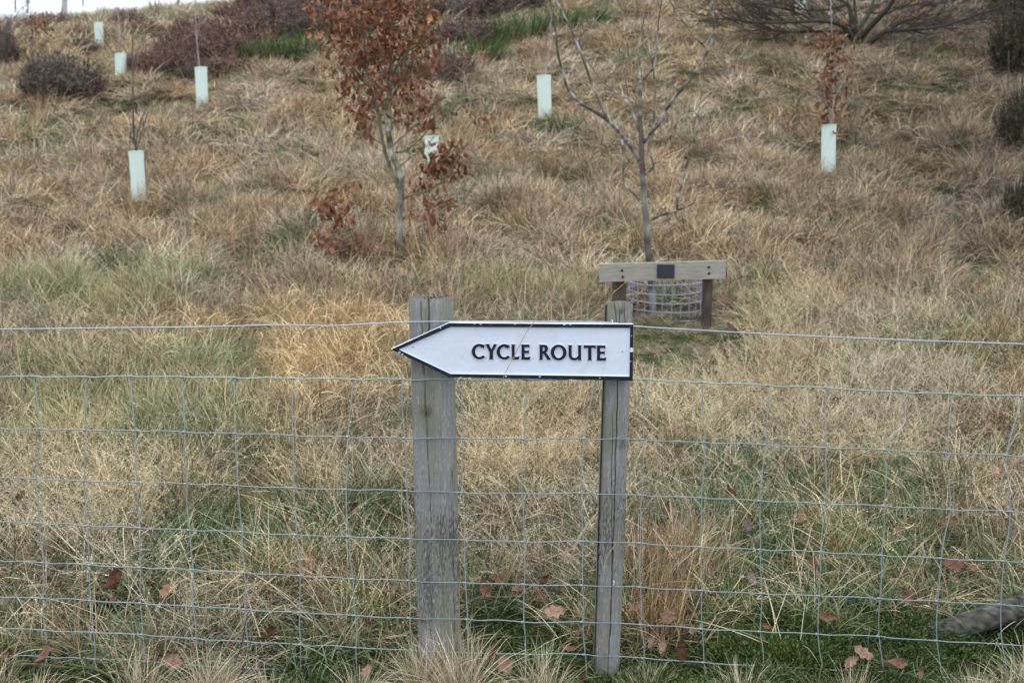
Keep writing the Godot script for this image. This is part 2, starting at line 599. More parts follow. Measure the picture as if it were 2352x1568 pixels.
# ------------------------------------------------------------------ the sign
func slab(mb: MB, poly: PackedVector2Array, z0: float, z1: float, col: Color, cap := true, walls := true) -> void:
	var area := 0.0
	for i in poly.size():
		var a := poly[i]
		var b := poly[(i + 1) % poly.size()]
		area += a.x * b.y - b.x * a.y
	var q := poly.duplicate()
	if area < 0.0:
		q.reverse()
	if cap:
		var t := Geometry2D.triangulate_polygon(q)
		for k in range(0, t.size(), 3):
			var a := Vector3(q[t[k]].x, q[t[k]].y, z1)
			var b := Vector3(q[t[k + 1]].x, q[t[k + 1]].y, z1)
			var d := Vector3(q[t[k + 2]].x, q[t[k + 2]].y, z1)
			if (b - a).cross(d - a).z > 0.0:
				mb.tri(a, d, b, col)
			else:
				mb.tri(a, b, d, col)
	if walls:
		for i in q.size():
			var a := q[i]
			var b := q[(i + 1) % q.size()]
			mb.quad(Vector3(a.x, a.y, z1), Vector3(b.x, b.y, z1), Vector3(b.x, b.y, z0), Vector3(a.x, a.y, z0), col)

func stroke(s: String, widths: Array) -> PackedVector2Array:
	var p := pairs(s)
	var m := p.size()
	var l := PackedVector2Array()
	var r := PackedVector2Array()
	for i in m:
		var t := (p[mini(i + 1, m - 1)] - p[maxi(i - 1, 0)]).normalized()
		var o := Vector2(-t.y, t.x)
		var w: float = lerpf(widths[0], widths[-1], float(i) / (m - 1))
		if widths.size() == 3:
			var u := float(i) / (m - 1) * 2.0
			w = lerpf(widths[0], widths[1], u) if u < 1.0 else lerpf(widths[1], widths[2], u - 1.0)
		l.append(p[i] + o * w * 0.5)
		r.append(p[i] - o * w * 0.5)
	r.reverse()
	l.append_array(r)
	return l

func arc(cx: float, cy: float, rx: float, ry: float, a0: float, a1: float, thick: float, thin: float, count := 26) -> PackedVector2Array:
	# a bowl: thick where it runs upright, thin at top and bottom
	var outer := PackedVector2Array()
	var inner := PackedVector2Array()
	for i in count + 1:
		var a := deg_to_rad(lerpf(a0, a1, float(i) / count))
		outer.append(Vector2(cx + cos(a) * rx, cy - sin(a) * ry))
		inner.append(Vector2(cx + cos(a) * (rx - thick), cy - sin(a) * (ry - thin)))
	inner.reverse()
	outer.append_array(inner)
	return outer

func glyph(which: String, x0: float, x1: float) -> Array:
	# outlines in the units of an enlarged photograph: capitals stand from y = 48 down to y = 160
	var w := x1 - x0
	var m := (x0 + x1) / 2.0
	match which:
		"C":
			return [arc(x0 + 58, 104, 58, 57, 46, 316, 22, 14), PackedVector2Array([Vector2(x1 - 12, 55), Vector2(x1 - 2, 52), Vector2(x1 - 4, 76), Vector2(x1 - 13, 72), Vector2(x1 - 26, 70), Vector2(x1 - 26, 58)])]
		"Y":
			return [PackedVector2Array([Vector2(x0, 48), Vector2(x0 + 26, 48), Vector2(x0 + 25, 53), Vector2(m + 2, 92), Vector2(x1 - 22, 52), Vector2(x1 - 22, 48), Vector2(x1, 48), Vector2(x1 - 2, 53), Vector2(m + 12, 104), Vector2(m + 12, 152), Vector2(m + 15, 160), Vector2(m - 14, 160), Vector2(m - 11, 152), Vector2(m - 11, 106), Vector2(x0 + 3, 54)])]
		"L":
			return [PackedVector2Array([Vector2(x0 - 1, 48), Vector2(x0 + 23, 48), Vector2(x0 + 20, 56), Vector2(x0 + 20, 143), Vector2(x1 - 8, 143), Vector2(x1 + 2, 137), Vector2(x1, 160), Vector2(x0 - 2, 160), Vector2(x0 + 1, 152), Vector2(x0 + 1, 56)])]
		"E":
			return [PackedVector2Array([Vector2(x0 - 1, 48), Vector2(x1 - 4, 48), Vector2(x1 - 3, 69), Vector2(x1 - 10, 63), Vector2(x0 + 21, 63), Vector2(x0 + 21, 95), Vector2(x1 - 14, 95), Vector2(x1 - 8, 90), Vector2(x1 - 8, 113), Vector2(x1 - 14, 109), Vector2(x0 + 21, 109), Vector2(x0 + 21, 144), Vector2(x1 - 9, 144), Vector2(x1 + 2, 138), Vector2(x1, 160), Vector2(x0 - 2, 160), Vector2(x0 + 1, 152), Vector2(x0 + 1, 56)])]
		"T":
			return [PackedVector2Array([Vector2(x0, 48), Vector2(x1, 48), Vector2(x1, 70), Vector2(x1 - 8, 63), Vector2(m + 11, 63), Vector2(m + 11, 152), Vector2(m + 14, 160), Vector2(m - 14, 160), Vector2(m - 11, 152), Vector2(m - 11, 63), Vector2(x0 + 8, 63), Vector2(x0 - 1, 70)])]
		"U":
			return [PackedVector2Array([Vector2(x0 - 2, 48), Vector2(x0 + 23, 48), Vector2(x0 + 20, 56), Vector2(x0 + 20, 122), Vector2(x0 + 25, 137), Vector2(x0 + 36, 145), Vector2(x0 + 50, 146), Vector2(x0 + 62, 140), Vector2(x1 - 19, 130), Vector2(x1 - 19, 56), Vector2(x1 - 22, 48), Vector2(x1 + 2, 48), Vector2(x1, 56), Vector2(x1, 152), Vector2(x1 + 2, 160), Vector2(x1 - 20, 160), Vector2(x1 - 20, 147), Vector2(x0 + 58, 157), Vector2(x0 + 44, 162), Vector2(x0 + 26, 159), Vector2(x0 + 10, 148), Vector2(x0 + 1, 128), Vector2(x0, 56)])]
		"R":
			return [PackedVector2Array([Vector2(x0 - 2, 48), Vector2(x0 + 20, 48), Vector2(x0 + 20, 160), Vector2(x0 - 4, 160), Vector2(x0, 152), Vector2(x0, 56)]),
				PackedVector2Array([Vector2(x0 + 20.2, 48), Vector2(x0 + 38, 48), Vector2(x0 + 54, 54), Vector2(x0 + 61, 66), Vector2(x0 + 60, 84), Vector2(x0 + 52, 97), Vector2(x0 + 44, 102), Vector2(x0 + 81, 154), Vector2(x0 + 82, 160), Vector2(x0 + 58, 160), Vector2(x0 + 58, 156), Vector2(x0 + 28, 110), Vector2(x0 + 20.2, 110), Vector2(x0 + 20.2, 97), Vector2(x0 + 30, 96), Vector2(x0 + 39, 87), Vector2(x0 + 41, 75), Vector2(x0 + 36, 65), Vector2(x0 + 28, 62), Vector2(x0 + 20.2, 62)])]
		"O":
			return [arc(m, 104, w / 2, 58, 0, 180, 23, 13), arc(m, 104, w / 2, 58, 180, 360, 23, 13)]
	return []

func sign_board() -> void:
	var d := FENCE - 0.02
	var mid := P(1205, 806, d)
	var s := base("direction_sign", mid, "white cast metal arrow sign with black rim reading CYCLE ROUTE, pointing left", "sign")
	var flat := func(q: Vector2) -> Vector2:
		var p := P(q.x, q.y, d) - mid
		return Vector2(p.x, p.y)
	var outer := PackedVector2Array()
	for q in pairs("898,801.5 1031,740.7 1455.4,743.9 1453.7,873.9 1030.7,865.9"):
		outer.append(flat.call(q))
	var inner := PackedVector2Array()
	for q in pairs("916,801.5 1035,749.5 1447,752 1445.5,863.5 1034.5,857.5"):
		inner.append(flat.call(q))
	var inset := PackedVector2Array()
	for q in pairs("919.5,801.5 1035.8,751 1445.6,753.4 1444.2,861.8 1035.3,855.8"):
		inset.append(flat.call(q))
	var white := lin(0.64, 0.70, 0.80)
	var black := lin(0.010, 0.011, 0.016)
	# plate, with the rim's two walls that were painted with it; gently uneven, as cast
	var mb := MB.new()
	slab(mb, outer, -0.014, 0.0048, white, false, true)
	var back := outer.duplicate()
	back.reverse()
	slab(mb, back, -0.014, -0.014, white, true, false)
	for i in 5:
		var k := (i + 1) % 5
		mb.quad(Vector3(inner[i].x, inner[i].y, 0.0049), Vector3(inner[k].x, inner[k].y, 0.0049), Vector3(inset[k].x, inset[k].y, 0.0), Vector3(inset[i].x, inset[i].y, 0.0), white)
	var nx := 150
	var ny := 40
	var lo := Vector2(inset[0].x, inset[3].y)
	var hi := Vector2(inset[2].x, inset[1].y)
	var start := mb.v.size()
	for j in ny + 1:
		for i in nx + 1:
			var fx := float(i) / nx
			var x := lerpf(inset[0].x, lerpf(inset[2].x, inset[3].x, float(j) / ny), fx)
			var arrow := clampf((x - inset[0].x) / (inset[1].x - inset[0].x), 0.0, 1.0)
			var along := clampf((x - inset[1].x) / (inset[2].x - inset[1].x), 0.0, 1.0)
			var yt := lerpf(inset[0].y, inset[1].y, arrow) + (inset[2].y - inset[1].y) * along
			var yb := lerpf(inset[0].y, inset[4].y, arrow) + (inset[3].y - inset[4].y) * along
			var y := lerpf(yt, yb, float(j) / ny)
			var edge := minf(minf(fx, 1.0 - fx) * 20.0, minf(j, ny - j) / 3.0)
			var z := 0.00035 * n_c.get_noise_2d(x * 30.0, y * 30.0) * minf(edge, 1.0) + 0.00025 * n_b.get_noise_2d(x * 90.0, y * 90.0) * minf(edge, 1.0)
			mb.v.append(Vector3(x, y, z))
			mb.n.append(Vector3(0, 0, 1))
			var g := 1.0 + 0.035 * n_c.get_noise_2d(x * 14.0, y * 22.0) + 0.02 * n_b.get_noise_2d(x * 160.0, y * 30.0)
			var stain := smoothstep(0.28, 0.5, n_c.get_noise_2d(x * 19.0 + 7.0, y * 8.0)) * 0.10
			mb.c.append(Color(white.r * g * (1 - stain * 0.6), white.g * g * (1 - stain * 0.7), white.b * g * (1 - stain)))
	mb.grid(ny + 1, nx + 1, start, false)
	for j in ny + 1:
		for i in nx + 1:
			var k := start + j * (nx + 1) + i
			var a := mb.v[start + j * (nx + 1) + maxi(i - 1, 0)]
			var b := mb.v[start + j * (nx + 1) + mini(i + 1, nx)]
			var e := mb.v[start + mini(j + 1, ny) * (nx + 1) + i]
			var f := mb.v[start + maxi(j - 1, 0) * (nx + 1) + i]
			var nn := (b - a).cross(f - e)
			if nn.length() > 1e-12:
				mb.n[k] = nn.normalized() if nn.z > 0 else -nn.normalized()
	part("plate", mb.mesh(M.white), s)
	# black face of the raised rim, its edge wandering a little with the brush
	mb = MB.new()
	for i in 5:
		var k := (i + 1) % 5
		var count := 60
		for u in count:
			var t0 := float(u) / count
			var t1 := float(u + 1) / count
			var o0 := outer[i].lerp(outer[k], t0)
			var o1 := outer[i].lerp(outer[k], t1)
			var i0 := inner[i].lerp(inner[k], t0)
			var i1 := inner[i].lerp(inner[k], t1)
			var brush := func(t: float) -> float: return 0.0 if t <= 0.0 or t >= 1.0 else 0.04 + 0.05 * n_c.get_noise_2d(t * 14.0, i * 9.0)
			o0 = o0.lerp(i0, brush.call(t0))
			o1 = o1.lerp(i1, brush.call(t1))
			var worn := 1.0 + 2.2 * maxf(0.0, n_b.get_noise_2d(t0 * 40.0, i * 5.0 + 2.0))
			mb.quad(Vector3(o0.x, o0.y, 0.0052), Vector3(o1.x, o1.y, 0.0052), Vector3(i1.x, i1.y, 0.0052), Vector3(i0.x, i0.y, 0.0052), Color(black.r * worn, black.g * worn, black.b * worn))
			mb.quad(Vector3(o0.x, o0.y, 0.0052), Vector3(o1.x, o1.y, 0.0052), Vector3(o1.x, o1.y, 0.0046), Vector3(o0.x, o0.y, 0.0046), black)
			mb.quad(Vector3(i0.x, i0.y, 0.0052), Vector3(i1.x, i1.y, 0.0052), Vector3(i1.x, i1.y, 0.0046), Vector3(i0.x, i0.y, 0.0046), black)
	# the white top land under the brushed edge
	part("rim", mb.mesh(M.black), s)
	var land := MB.new()
	for i in 5:
		var k := (i + 1) % 5
		land.quad(Vector3(outer[i].x, outer[i].y, 0.0048), Vector3(outer[k].x, outer[k].y, 0.0048), Vector3(inner[k].x, inner[k].y, 0.0049), Vector3(inner[i].x, inner[i].y, 0.0049), white)
	part("rim_edge", land.mesh(M.white), s)
	var chips := MB.new()
	var spots := "902,798 935,783.5 949,777 967,768.5 974,763 1090,743 1104,743.5 1183,743.2 1296,745 1310,744.6 1450.5,770 1450,802 1452,806 1448,829 1444,846 918,808 924,812 1058,866 1066,868.5 1078,867 1162,863 1240,864 1310,871 1378,867 1012,752 990,757"
	var spot_list := pairs(spots)
	for si in spot_list.size():
		var c: Vector2 = flat.call(spot_list[si])
		var poly := PackedVector2Array()
		var sx := rg.randf_range(0.0015, 0.005)
		var sy := rg.randf_range(0.001, 0.0022)
		if si == 11:
			sx = 0.006; sy = 0.007
		for k in 9:
			var a := TAU * k / 9.0
			poly.append(c + Vector2(cos(a) * sx, sin(a) * sy) * rg.randf_range(0.55, 1.2))
		slab(chips, poly, 0.005, 0.0056 + 0.00003 * si, white)
	tag(part("chipped_paint", chips.mesh(M.white), s), "", "", "", "stuff")
	# raised letters: a white-painted foot and a black face
	var word := [["C", 168, 262], ["Y", 275, 358], ["C", 360, 450], ["L", 475, 528], ["E", 550, 612], ["R", 690, 768], ["O", 775, 893], ["U", 912, 1005], ["T", 1030, 1117], ["E", 1130, 1195]]
	for w in word:
		var am := ArrayMesh.new()
		var face := MB.new()
		var foot := MB.new()
		var pieces: Array = glyph(w[0], w[1], w[2])
		for pi in pieces.size():
			var poly := PackedVector2Array()
			for q in pieces[pi]:
				var y: float = q.y + 0.0117 * (q.x - 168.0)
				poly.append(flat.call(Vector2((1800.0 + q.x / 1.92) / 1.7415, (1350.0 + y / 1.92) / 1.7415)))
			for bold in Geometry2D.offset_polygon(poly, 0.0006, Geometry2D.JOIN_MITER):
				slab(face, bold, 0.0018, 0.0042 + 0.00005 * pi, black)
			for grown in Geometry2D.offset_polygon(poly, 0.0017, Geometry2D.JOIN_MITER):
				if not Geometry2D.is_polygon_clockwise(grown) or pieces.size() < 3:
					slab(foot, grown, -0.0008, 0.0021 + 0.00006 * pi, white)
		face.add_to(am, M.black)
		foot.add_to(am, M.white)
		part("letter", am, s)
	for q in [Vector2(949, 796), Vector2(1430, 806)]:
		var c: Vector2 = flat.call(q)
		var hp := PackedVector3Array([Vector3(c.x, c.y, -0.001), Vector3(c.x, c.y, 0.0008), Vector3(c.x, c.y, 0.0014)])
		var hb := MB.new()
		hb.tube(hp, PackedFloat32Array([0.003, 0.0028, 0.0018]), 10, tint(3, white * 0.93))
		part("screw_head", hb.mesh(M.white), s)

# ------------------------------------------------------------------ memorial rail and tree guard
func memorial() -> void:
	var d := 7.45
	var at := G(1527, 752)
	at = Vector3(P(1527, 752, d).x, hill(P(1527, 752, d).x, d), -d)
	var b := base("memorial_rail", at, "weathered grey timber rail on two short posts carrying a small black plaque", "memorial rail")
	var tl := P(1377, 607, d) - at
	var tr := P(1669, 599, d) - at
	var bl := P(1379.5, 647.5, d) - at
	var mb := MB.new()
	var cols := 90
	var rows := 14
	for j in rows + 1:
		for i in cols + 1:
			var u := float(i) / cols
			var t := float(j) / rows
			var p := tl.lerp(tr, u).lerp(tl.lerp(tr, u) + (bl - tl), t)
			p.x = tl.lerp(tr, u).x
			p.z = 0.004 * n_b.get_noise_2d(u * 9.0, t * 6.0)
			if i == 0 or i == cols:
				p.x += 0.006 * n_b.get_noise_2d(t * 5.0, i)
			mb.v.append(p)
			mb.n.append(Vector3(0, 0, 1))
			var g := 1.0 + 0.22 * n_b.get_noise_2d(u * 5.0, t * 26.0) + 0.2 * n_c.get_noise_2d(u * 8.0, t * 9.0)
			var col := lin(0.30, 0.285, 0.255).lerp(lin(0.27, 0.29, 0.20), clampf(1.0 - t * 3.0 + n_c.get_noise_2d(u * 12.0, t * 3.0), 0, 1) * 0.5)
			mb.c.append(Color(col.r * g, col.g * g, col.b * g))
	mb.grid(rows + 1, cols + 1, 0, false)
	var wood := lin(0.27, 0.255, 0.225)
	var back := Vector3(0, 0, -0.045)
	var br := bl + (tr - tl)
	mb.quad(tl + back, tr + back, tr, tl, wood)
	mb.quad(bl, br, br + back, bl + back, wood)
	mb.quad(tl + back, tl, bl, bl + back, wood)
	mb.quad(tr, tr + back, br + back, br, wood)
	mb.quad(tr + back, tl + back, bl + back, br + back, wood)
	part("rail_board", mb.mesh(M.wood), b)
	for x in [[1408.0, 1440.0, 646.0], [1615.0, 1639.0, 641.0]]:
		var a := P(x[0], x[2], d + 0.06) - at
		var e := P(x[1], x[2], d + 0.06) - at
		var r := (e.x - a.x) / 2.0
		var c := Vector3((a.x + e.x) / 2.0, 0, a.z - r + 0.012)
		var pm := MB.new()
		var pp := PackedVector3Array()
		var pc := PackedColorArray()
		for k in 12:
			pp.append(Vector3(c.x, lerpf(a.y + 0.05, -0.2, k / 11.0), c.z))
			var g := 0.8 + 0.4 * rg.randf()
			pc.append(Color(0.085 * g, 0.068 * g, 0.058 * g))
		pm.tube(pp, same(12, r), 14, pc, 0.2, rg)
		part("post", pm.mesh(M.wood), b)
	var q0 := P(1510, 607.6, d - 0.006) - at
	var q1 := P(1549, 638.6, d - 0.006) - at
	mb = MB.new()
	mb.box(Vector3(q0.x, q1.y, -0.001), Vector3(q1.x, q0.y, 0.009), lin(0.022, 0.022, 0.032))
	var pl := part("plaque", mb.mesh(M.black), b)
	mb = MB.new()
	for k in 6:
		var y := lerpf(q0.y, q1.y, 0.16 + k * 0.135)
		var w: float = (q1.x - q0.x) * [0.22, 0.36, 0.42, 0.3, 0.4, 0.26][k]
		var x: float = (q0.x + q1.x) / 2.0 - w
		while x < (q0.x + q1.x) / 2.0 + w:
			var l := rg.randf_range(0.003, 0.009)
			mb.quad(Vector3(x, y + 0.0022, 0.0095), Vector3(x + l, y + 0.0022, 0.0095), Vector3(x + l, y - 0.0022, 0.0095), Vector3(x, y - 0.0022, 0.0095), lin(0.06, 0.06, 0.08))
			x += l + 0.003
	tag(part("engraved_line", mb.mesh(M.black), pl), "", "", "", "stuff")
	for q in [Vector2(1429, 621), Vector2(1431, 635.7), Vector2(1628.5, 613), Vector2(1629, 627.7)]:
		var c := P(q.x, q.y, d) - at
		mb = MB.new()
		mb.tube(PackedVector3Array([c + Vector3(0, 0, -0.004), c + Vector3(0, 0, 0.004), c + Vector3(0, 0, 0.007)]), PackedFloat32Array([0.0085, 0.0085, 0.006]), 10, tint(3, lin(0.05, 0.045, 0.045)))
		part("bolt", mb.mesh(M.plain), b)
	# the wire cylinder round the fruit tree's foot
	var gd := 8.0
	var gx := P(1529, 700, gd).x
	var ga := Vector3(gx, hill(gx, gd), -gd)
	var cage := base("wire_tree_cage", ga, "lilac grey welded wire mesh cylinder round the bare fruit tree's foot", "tree guard")
	var rad := (P(1615, 700, gd).x - P(1443, 700, gd).x) / 2.0
	var lilac := lin(0.33, 0.35, 0.50)
	var y_top := P(1529, 655.5, gd - rad).y - ga.y
	for k in 8:
		var pts := PackedVector3Array()
		for i in 33:
			var a := TAU * i / 32.0
			pts.append(Vector3(cos(a) * rad, y_top - 0.0600 * k + 0.004 * sin(a * 2.0 + k), sin(a) * rad))
		mb = MB.new()
		mb.tube(pts, same(33, 0.0031), 5, tint(33, lilac))
		part("ring_wire", mb.mesh(M.plain), cage)
	for k in 26:
		var a := TAU * (k + 0.4) / 26.0
		var o := Vector3(cos(a) * (rad + 0.003), 0, sin(a) * (rad + 0.003))
		mb = MB.new()
		mb.tube(PackedVector3Array([o + Vector3(0, y_top + 0.012, 0), o + Vector3(0.002, y_top * 0.5, 0), o + Vector3(0, -0.05, 0)]), same(3, 0.0026), 5, tint(3, lilac * 0.9))
		part("upright_wire", mb.mesh(M.plain), cage)

# ------------------------------------------------------------------ young trees in tubes
func branch(mb: MB, pts: PackedVector3Array, r0: float, r1: float, col: Color, sides := 7, per := 5, mottle := 0.35) -> PackedVector3Array:
	var line := curve(pts, per)
	var cols := PackedColorArray()
	for i in line.size():
		var g := 1.0 + mottle * rg.randf_range(-1, 1)
		cols.append(Color(col.r * g, col.g * g, col.b * g))
	mb.tube(line, taper(line.size(), r0, r1), sides, cols, mottle * 0.6, rg)
	return line

func twig(mb: MB, from: Vector3, dir: Vector3, length: float, r: float, col: Color, level: int, droop := 0.0) -> void:
	var pts := PackedVector3Array([from])
	var p := from
	var v := dir.normalized()
	var n := 4
	for i in n:
		v = (v + Vector3(rg.randf_range(-0.22, 0.22), rg.randf_range(-0.16, 0.22) - droop, rg.randf_range(-0.22, 0.22))).normalized()
		p += v * length / n
		pts.append(p)
	var cols := tint(n + 1, col)
	mb.tube(pts, taper(n + 1, r, r * 0.4), 4 if level < 2 else 5, cols, 0.25, rg)
	if level > 0:
		for k in rg.randi_range(2, 4):
			var i := rg.randi_range(1, n)
			var o := Vector3(rg.randf_range(-1, 1), rg.randf_range(-0.3, 0.8), rg.randf_range(-1, 1)).normalized()
			twig(mb, pts[i], (v + o * 0.9).normalized(), length * rg.randf_range(0.45, 0.7), r * 0.6, col, level - 1, droop)

# a lobed leaf lying in the xz plane, its stalk at the origin and its tip towards +z, one unit long
func leaf_mesh(lobes: int, wide: float, cup: float, twist: float, depth: float, seed_at: int) -> ArrayMesh:
	var mb := MB.new()
	var r := RandomNumberGenerator.new()
	r.seed = seed_at
	var n := 14
	var prev := []
	for i in n + 1:
		var t := float(i) / n
		var w := wide * pow(sin(PI * clampf(t * 0.93 + 0.05, 0, 1)), 0.8) * (0.72 + 0.5 * t if lobes > 0 else 1.0)
		if lobes > 0:
			w *= 1.0 - depth * (0.5 + 0.5 * cos(t * lobes * TAU))
		if i == 0 or i == n:
			w = 0.012
		var bend := cup * (t - 0.4) * (t - 0.4) * 1.6
		var roll := twist * (t - 0.5)
		var row := []
		for j in 5:
			var s := (j - 2) / 2.0
			var x := s * w * r.randf_range(0.9, 1.1) if absf(s) > 0.6 else s * w
			var y := bend + cup * 0.9 * s * s * wide + 0.03 * r.randf_range(-1, 1)
			row.append(Vector3(x * cos(roll) - y * sin(roll), x * sin(roll) + y * cos(roll), t))
		if i > 0:
			for j in 4:
				var g := 1.0 + 0.14 * r.randf_range(-1, 1) - (0.12 if j == 1 or j == 2 else 0.0)
				mb.quad(prev[j], prev[j + 1], row[j + 1], row[j], Color(g, g, g))
		prev = row
	mb.tube(PackedVector3Array([Vector3(0, 0.01, -0.28), Vector3(0, 0.0, -0.1), Vector3(0, 0.01, 0.1), Vector3(0, cup * 0.1 + 0.012, 0.5)]), PackedFloat32Array([0.012, 0.012, 0.014, 0.008]), 4, tint(4, lin(0.75, 0.62, 0.5)))
	return mb.mesh(M.leaf)

func many(called: String, mesh: Mesh, where: Array, tints: Array, parent: Node) -> MultiMeshInstance3D:
	var mm := MultiMesh.new()
	mm.transform_format = MultiMesh.TRANSFORM_3D
	mm.use_colors = true
	mm.mesh = mesh
	mm.instance_count = where.size()
	for i in where.size():
		mm.set_instance_transform(i, where[i])
		mm.set_instance_color(i, tints[i])
	var o := MultiMeshInstance3D.new()
	o.name = called if parent != self else numbered(called)
	o.multimesh = mm
	parent.add_child(o, true)
	o.set_meta("kind", "stuff")
	return o

func any_turn() -> Basis:
	return Basis.from_euler(Vector3(rg.randf_range(-PI, PI), rg.randf_range(-PI, PI), rg.randf_range(-PI, PI)))

func oak_tint() -> Color:
	var k := rg.randf_range(0.5, 1.12)
	var c := lin(0.255, 0.098, 0.043).lerp(lin(0.52, 0.29, 0.18), pow(rg.randf(), 2.2))
	return Color(c.r * k, c.g * k, c.b * k)

func guard_tube(top: Vector2, foot: Vector2, wide: float, bury: float, label: String) -> Node3D:
	var at := G(foot.x, foot.y + bury)
	var d := -at.z
	var o := base("tree_tube", at, label, "tree guard", "pale green tree tubes on the hillside")
	var up := P(top.x, top.y, d) - at
	var r := wide / 2.0 / F * Vector3(at.x, at.y - EYE.y, at.z).length()
	var mb := MB.new()
	var n := 9
	var sides := 20
	var side := Vector3.RIGHT
	for shell in 2:
		var start := mb.v.size()
		for i in n:
			var t := float(i) / (n - 1)
			var c := up * t
			for j in sides:
				var a := TAU * j / sides
				var q := Vector3(cos(a), 0, sin(a))
				var rr := r * (1.0 + 0.03 * sin(t * 5.0 + j)) - shell * 0.003
				if i == n - 1:
					rr += 0.004 * (1 - shell)
				mb.v.append(c + q * rr + Vector3(0, 0.006 * sin(a + 0.6) if i == n - 1 else 0.0, 0))
				mb.n.append(q if shell == 0 else -q)
				var g := 1.0 + 0.05 * n_b.get_noise_2d(j * 0.8, t * 9.0 + top.x)
				var dirty := smoothstep(0.35, 0.0, t + 0.25 * n_c.get_noise_2d(j * 0.5, t * 6.0))
				var col := lin(0.64, 0.76, 0.70).lerp(lin(0.36, 0.42, 0.27), dirty * 0.5)
				mb.c.append(Color(col.r * g, col.g * g, col.b * g))
		mb.grid(n, sides, start, true)
	part("sleeve", mb.mesh(M.tube), o)
	mb = MB.new()
	var rim := PackedVector3Array()
	for j in 21:
		var a := TAU * j / 20.0
		rim.append(up + Vector3(cos(a) * (r + 0.0035), 0.006 * sin(a + 0.6), sin(a) * (r + 0.0035)))
	mb.tube(rim, same(21, 0.0045), 5, tint(21, lin(0.66, 0.72, 0.58)))
	part("rolled_rim", mb.mesh(M.tube), o)
	mb = MB.new()
	mb.box(Vector3(r + 0.005, -0.1, -0.02), Vector3(r + 0.028, up.y * 0.86, 0.003), lin(0.24, 0.19, 0.13))
	var stake := part("stake", mb.mesh(M.wood), o)
	stake.rotation.z = -atan2(up.x, up.y)
	stake.position.z = -r * 0.8
	stake.position.x = -r * 0.55
	return o

func sapling(d: float, lines: Array, r: float, col: Color, label: String, leaves := []) -> Node3D:
	var first: PackedVector2Array = pairs(lines[0])
	var at := P(first[0].x, first[0].y, d)
	var o := base("sapling", at, label, "sapling", "young trees planted on the hillside")
	var mb := MB.new()
	for i in lines.size():
		var pts := PackedVector3Array()
		for q in pairs(lines[i]):
			pts.append(P(q.x, q.y, d + (0.0 if pts.is_empty() and i == 0 else rg.randf_range(-0.05, 0.05))) - at)
		if i == 0:
			pts.insert(0, pts[0] + Vector3(0, -0.35, 0))
		var line := branch(mb, pts, r if i == 0 else r * 0.45, r * 0.3, col, 6, 4, 0.3)
		for k in 6:
			var q := rg.randi_range(2, line.size() - 1)
			twig(mb, line[q], Vector3(rg.randf_range(-1, 1), rg.randf_range(0.3, 1.2), rg.randf_range(-1, 1)), rg.randf_range(0.05, 0.2), r * 0.25, col, 0)
	part("stem", mb.mesh(M.bark), o)
	if leaves.size():
		var where := []
		var tints := []
		for l in leaves:     # l = [x, y, radius in pixels, count]
			for k in int(l[3] * 0.75):
				var q: Vector2 = Vector2(rg.randfn(0, 0.8), rg.randfn(0, 0.6)) * l[2]
				var p := P(l[0] + q.x, l[1] + q.y, d + rg.randf_range(-0.15, 0.15)) - at
				var s := rg.randf_range(0.04, 0.08)
				where.append(Transform3D(any_turn().scaled(Vector3(s, s, s)), p))
				tints.append(oak_tint() * 0.72)
		many("brown_leaves", oak_leaf, where, tints, o)
	return o

var oak_leaf: ArrayMesh

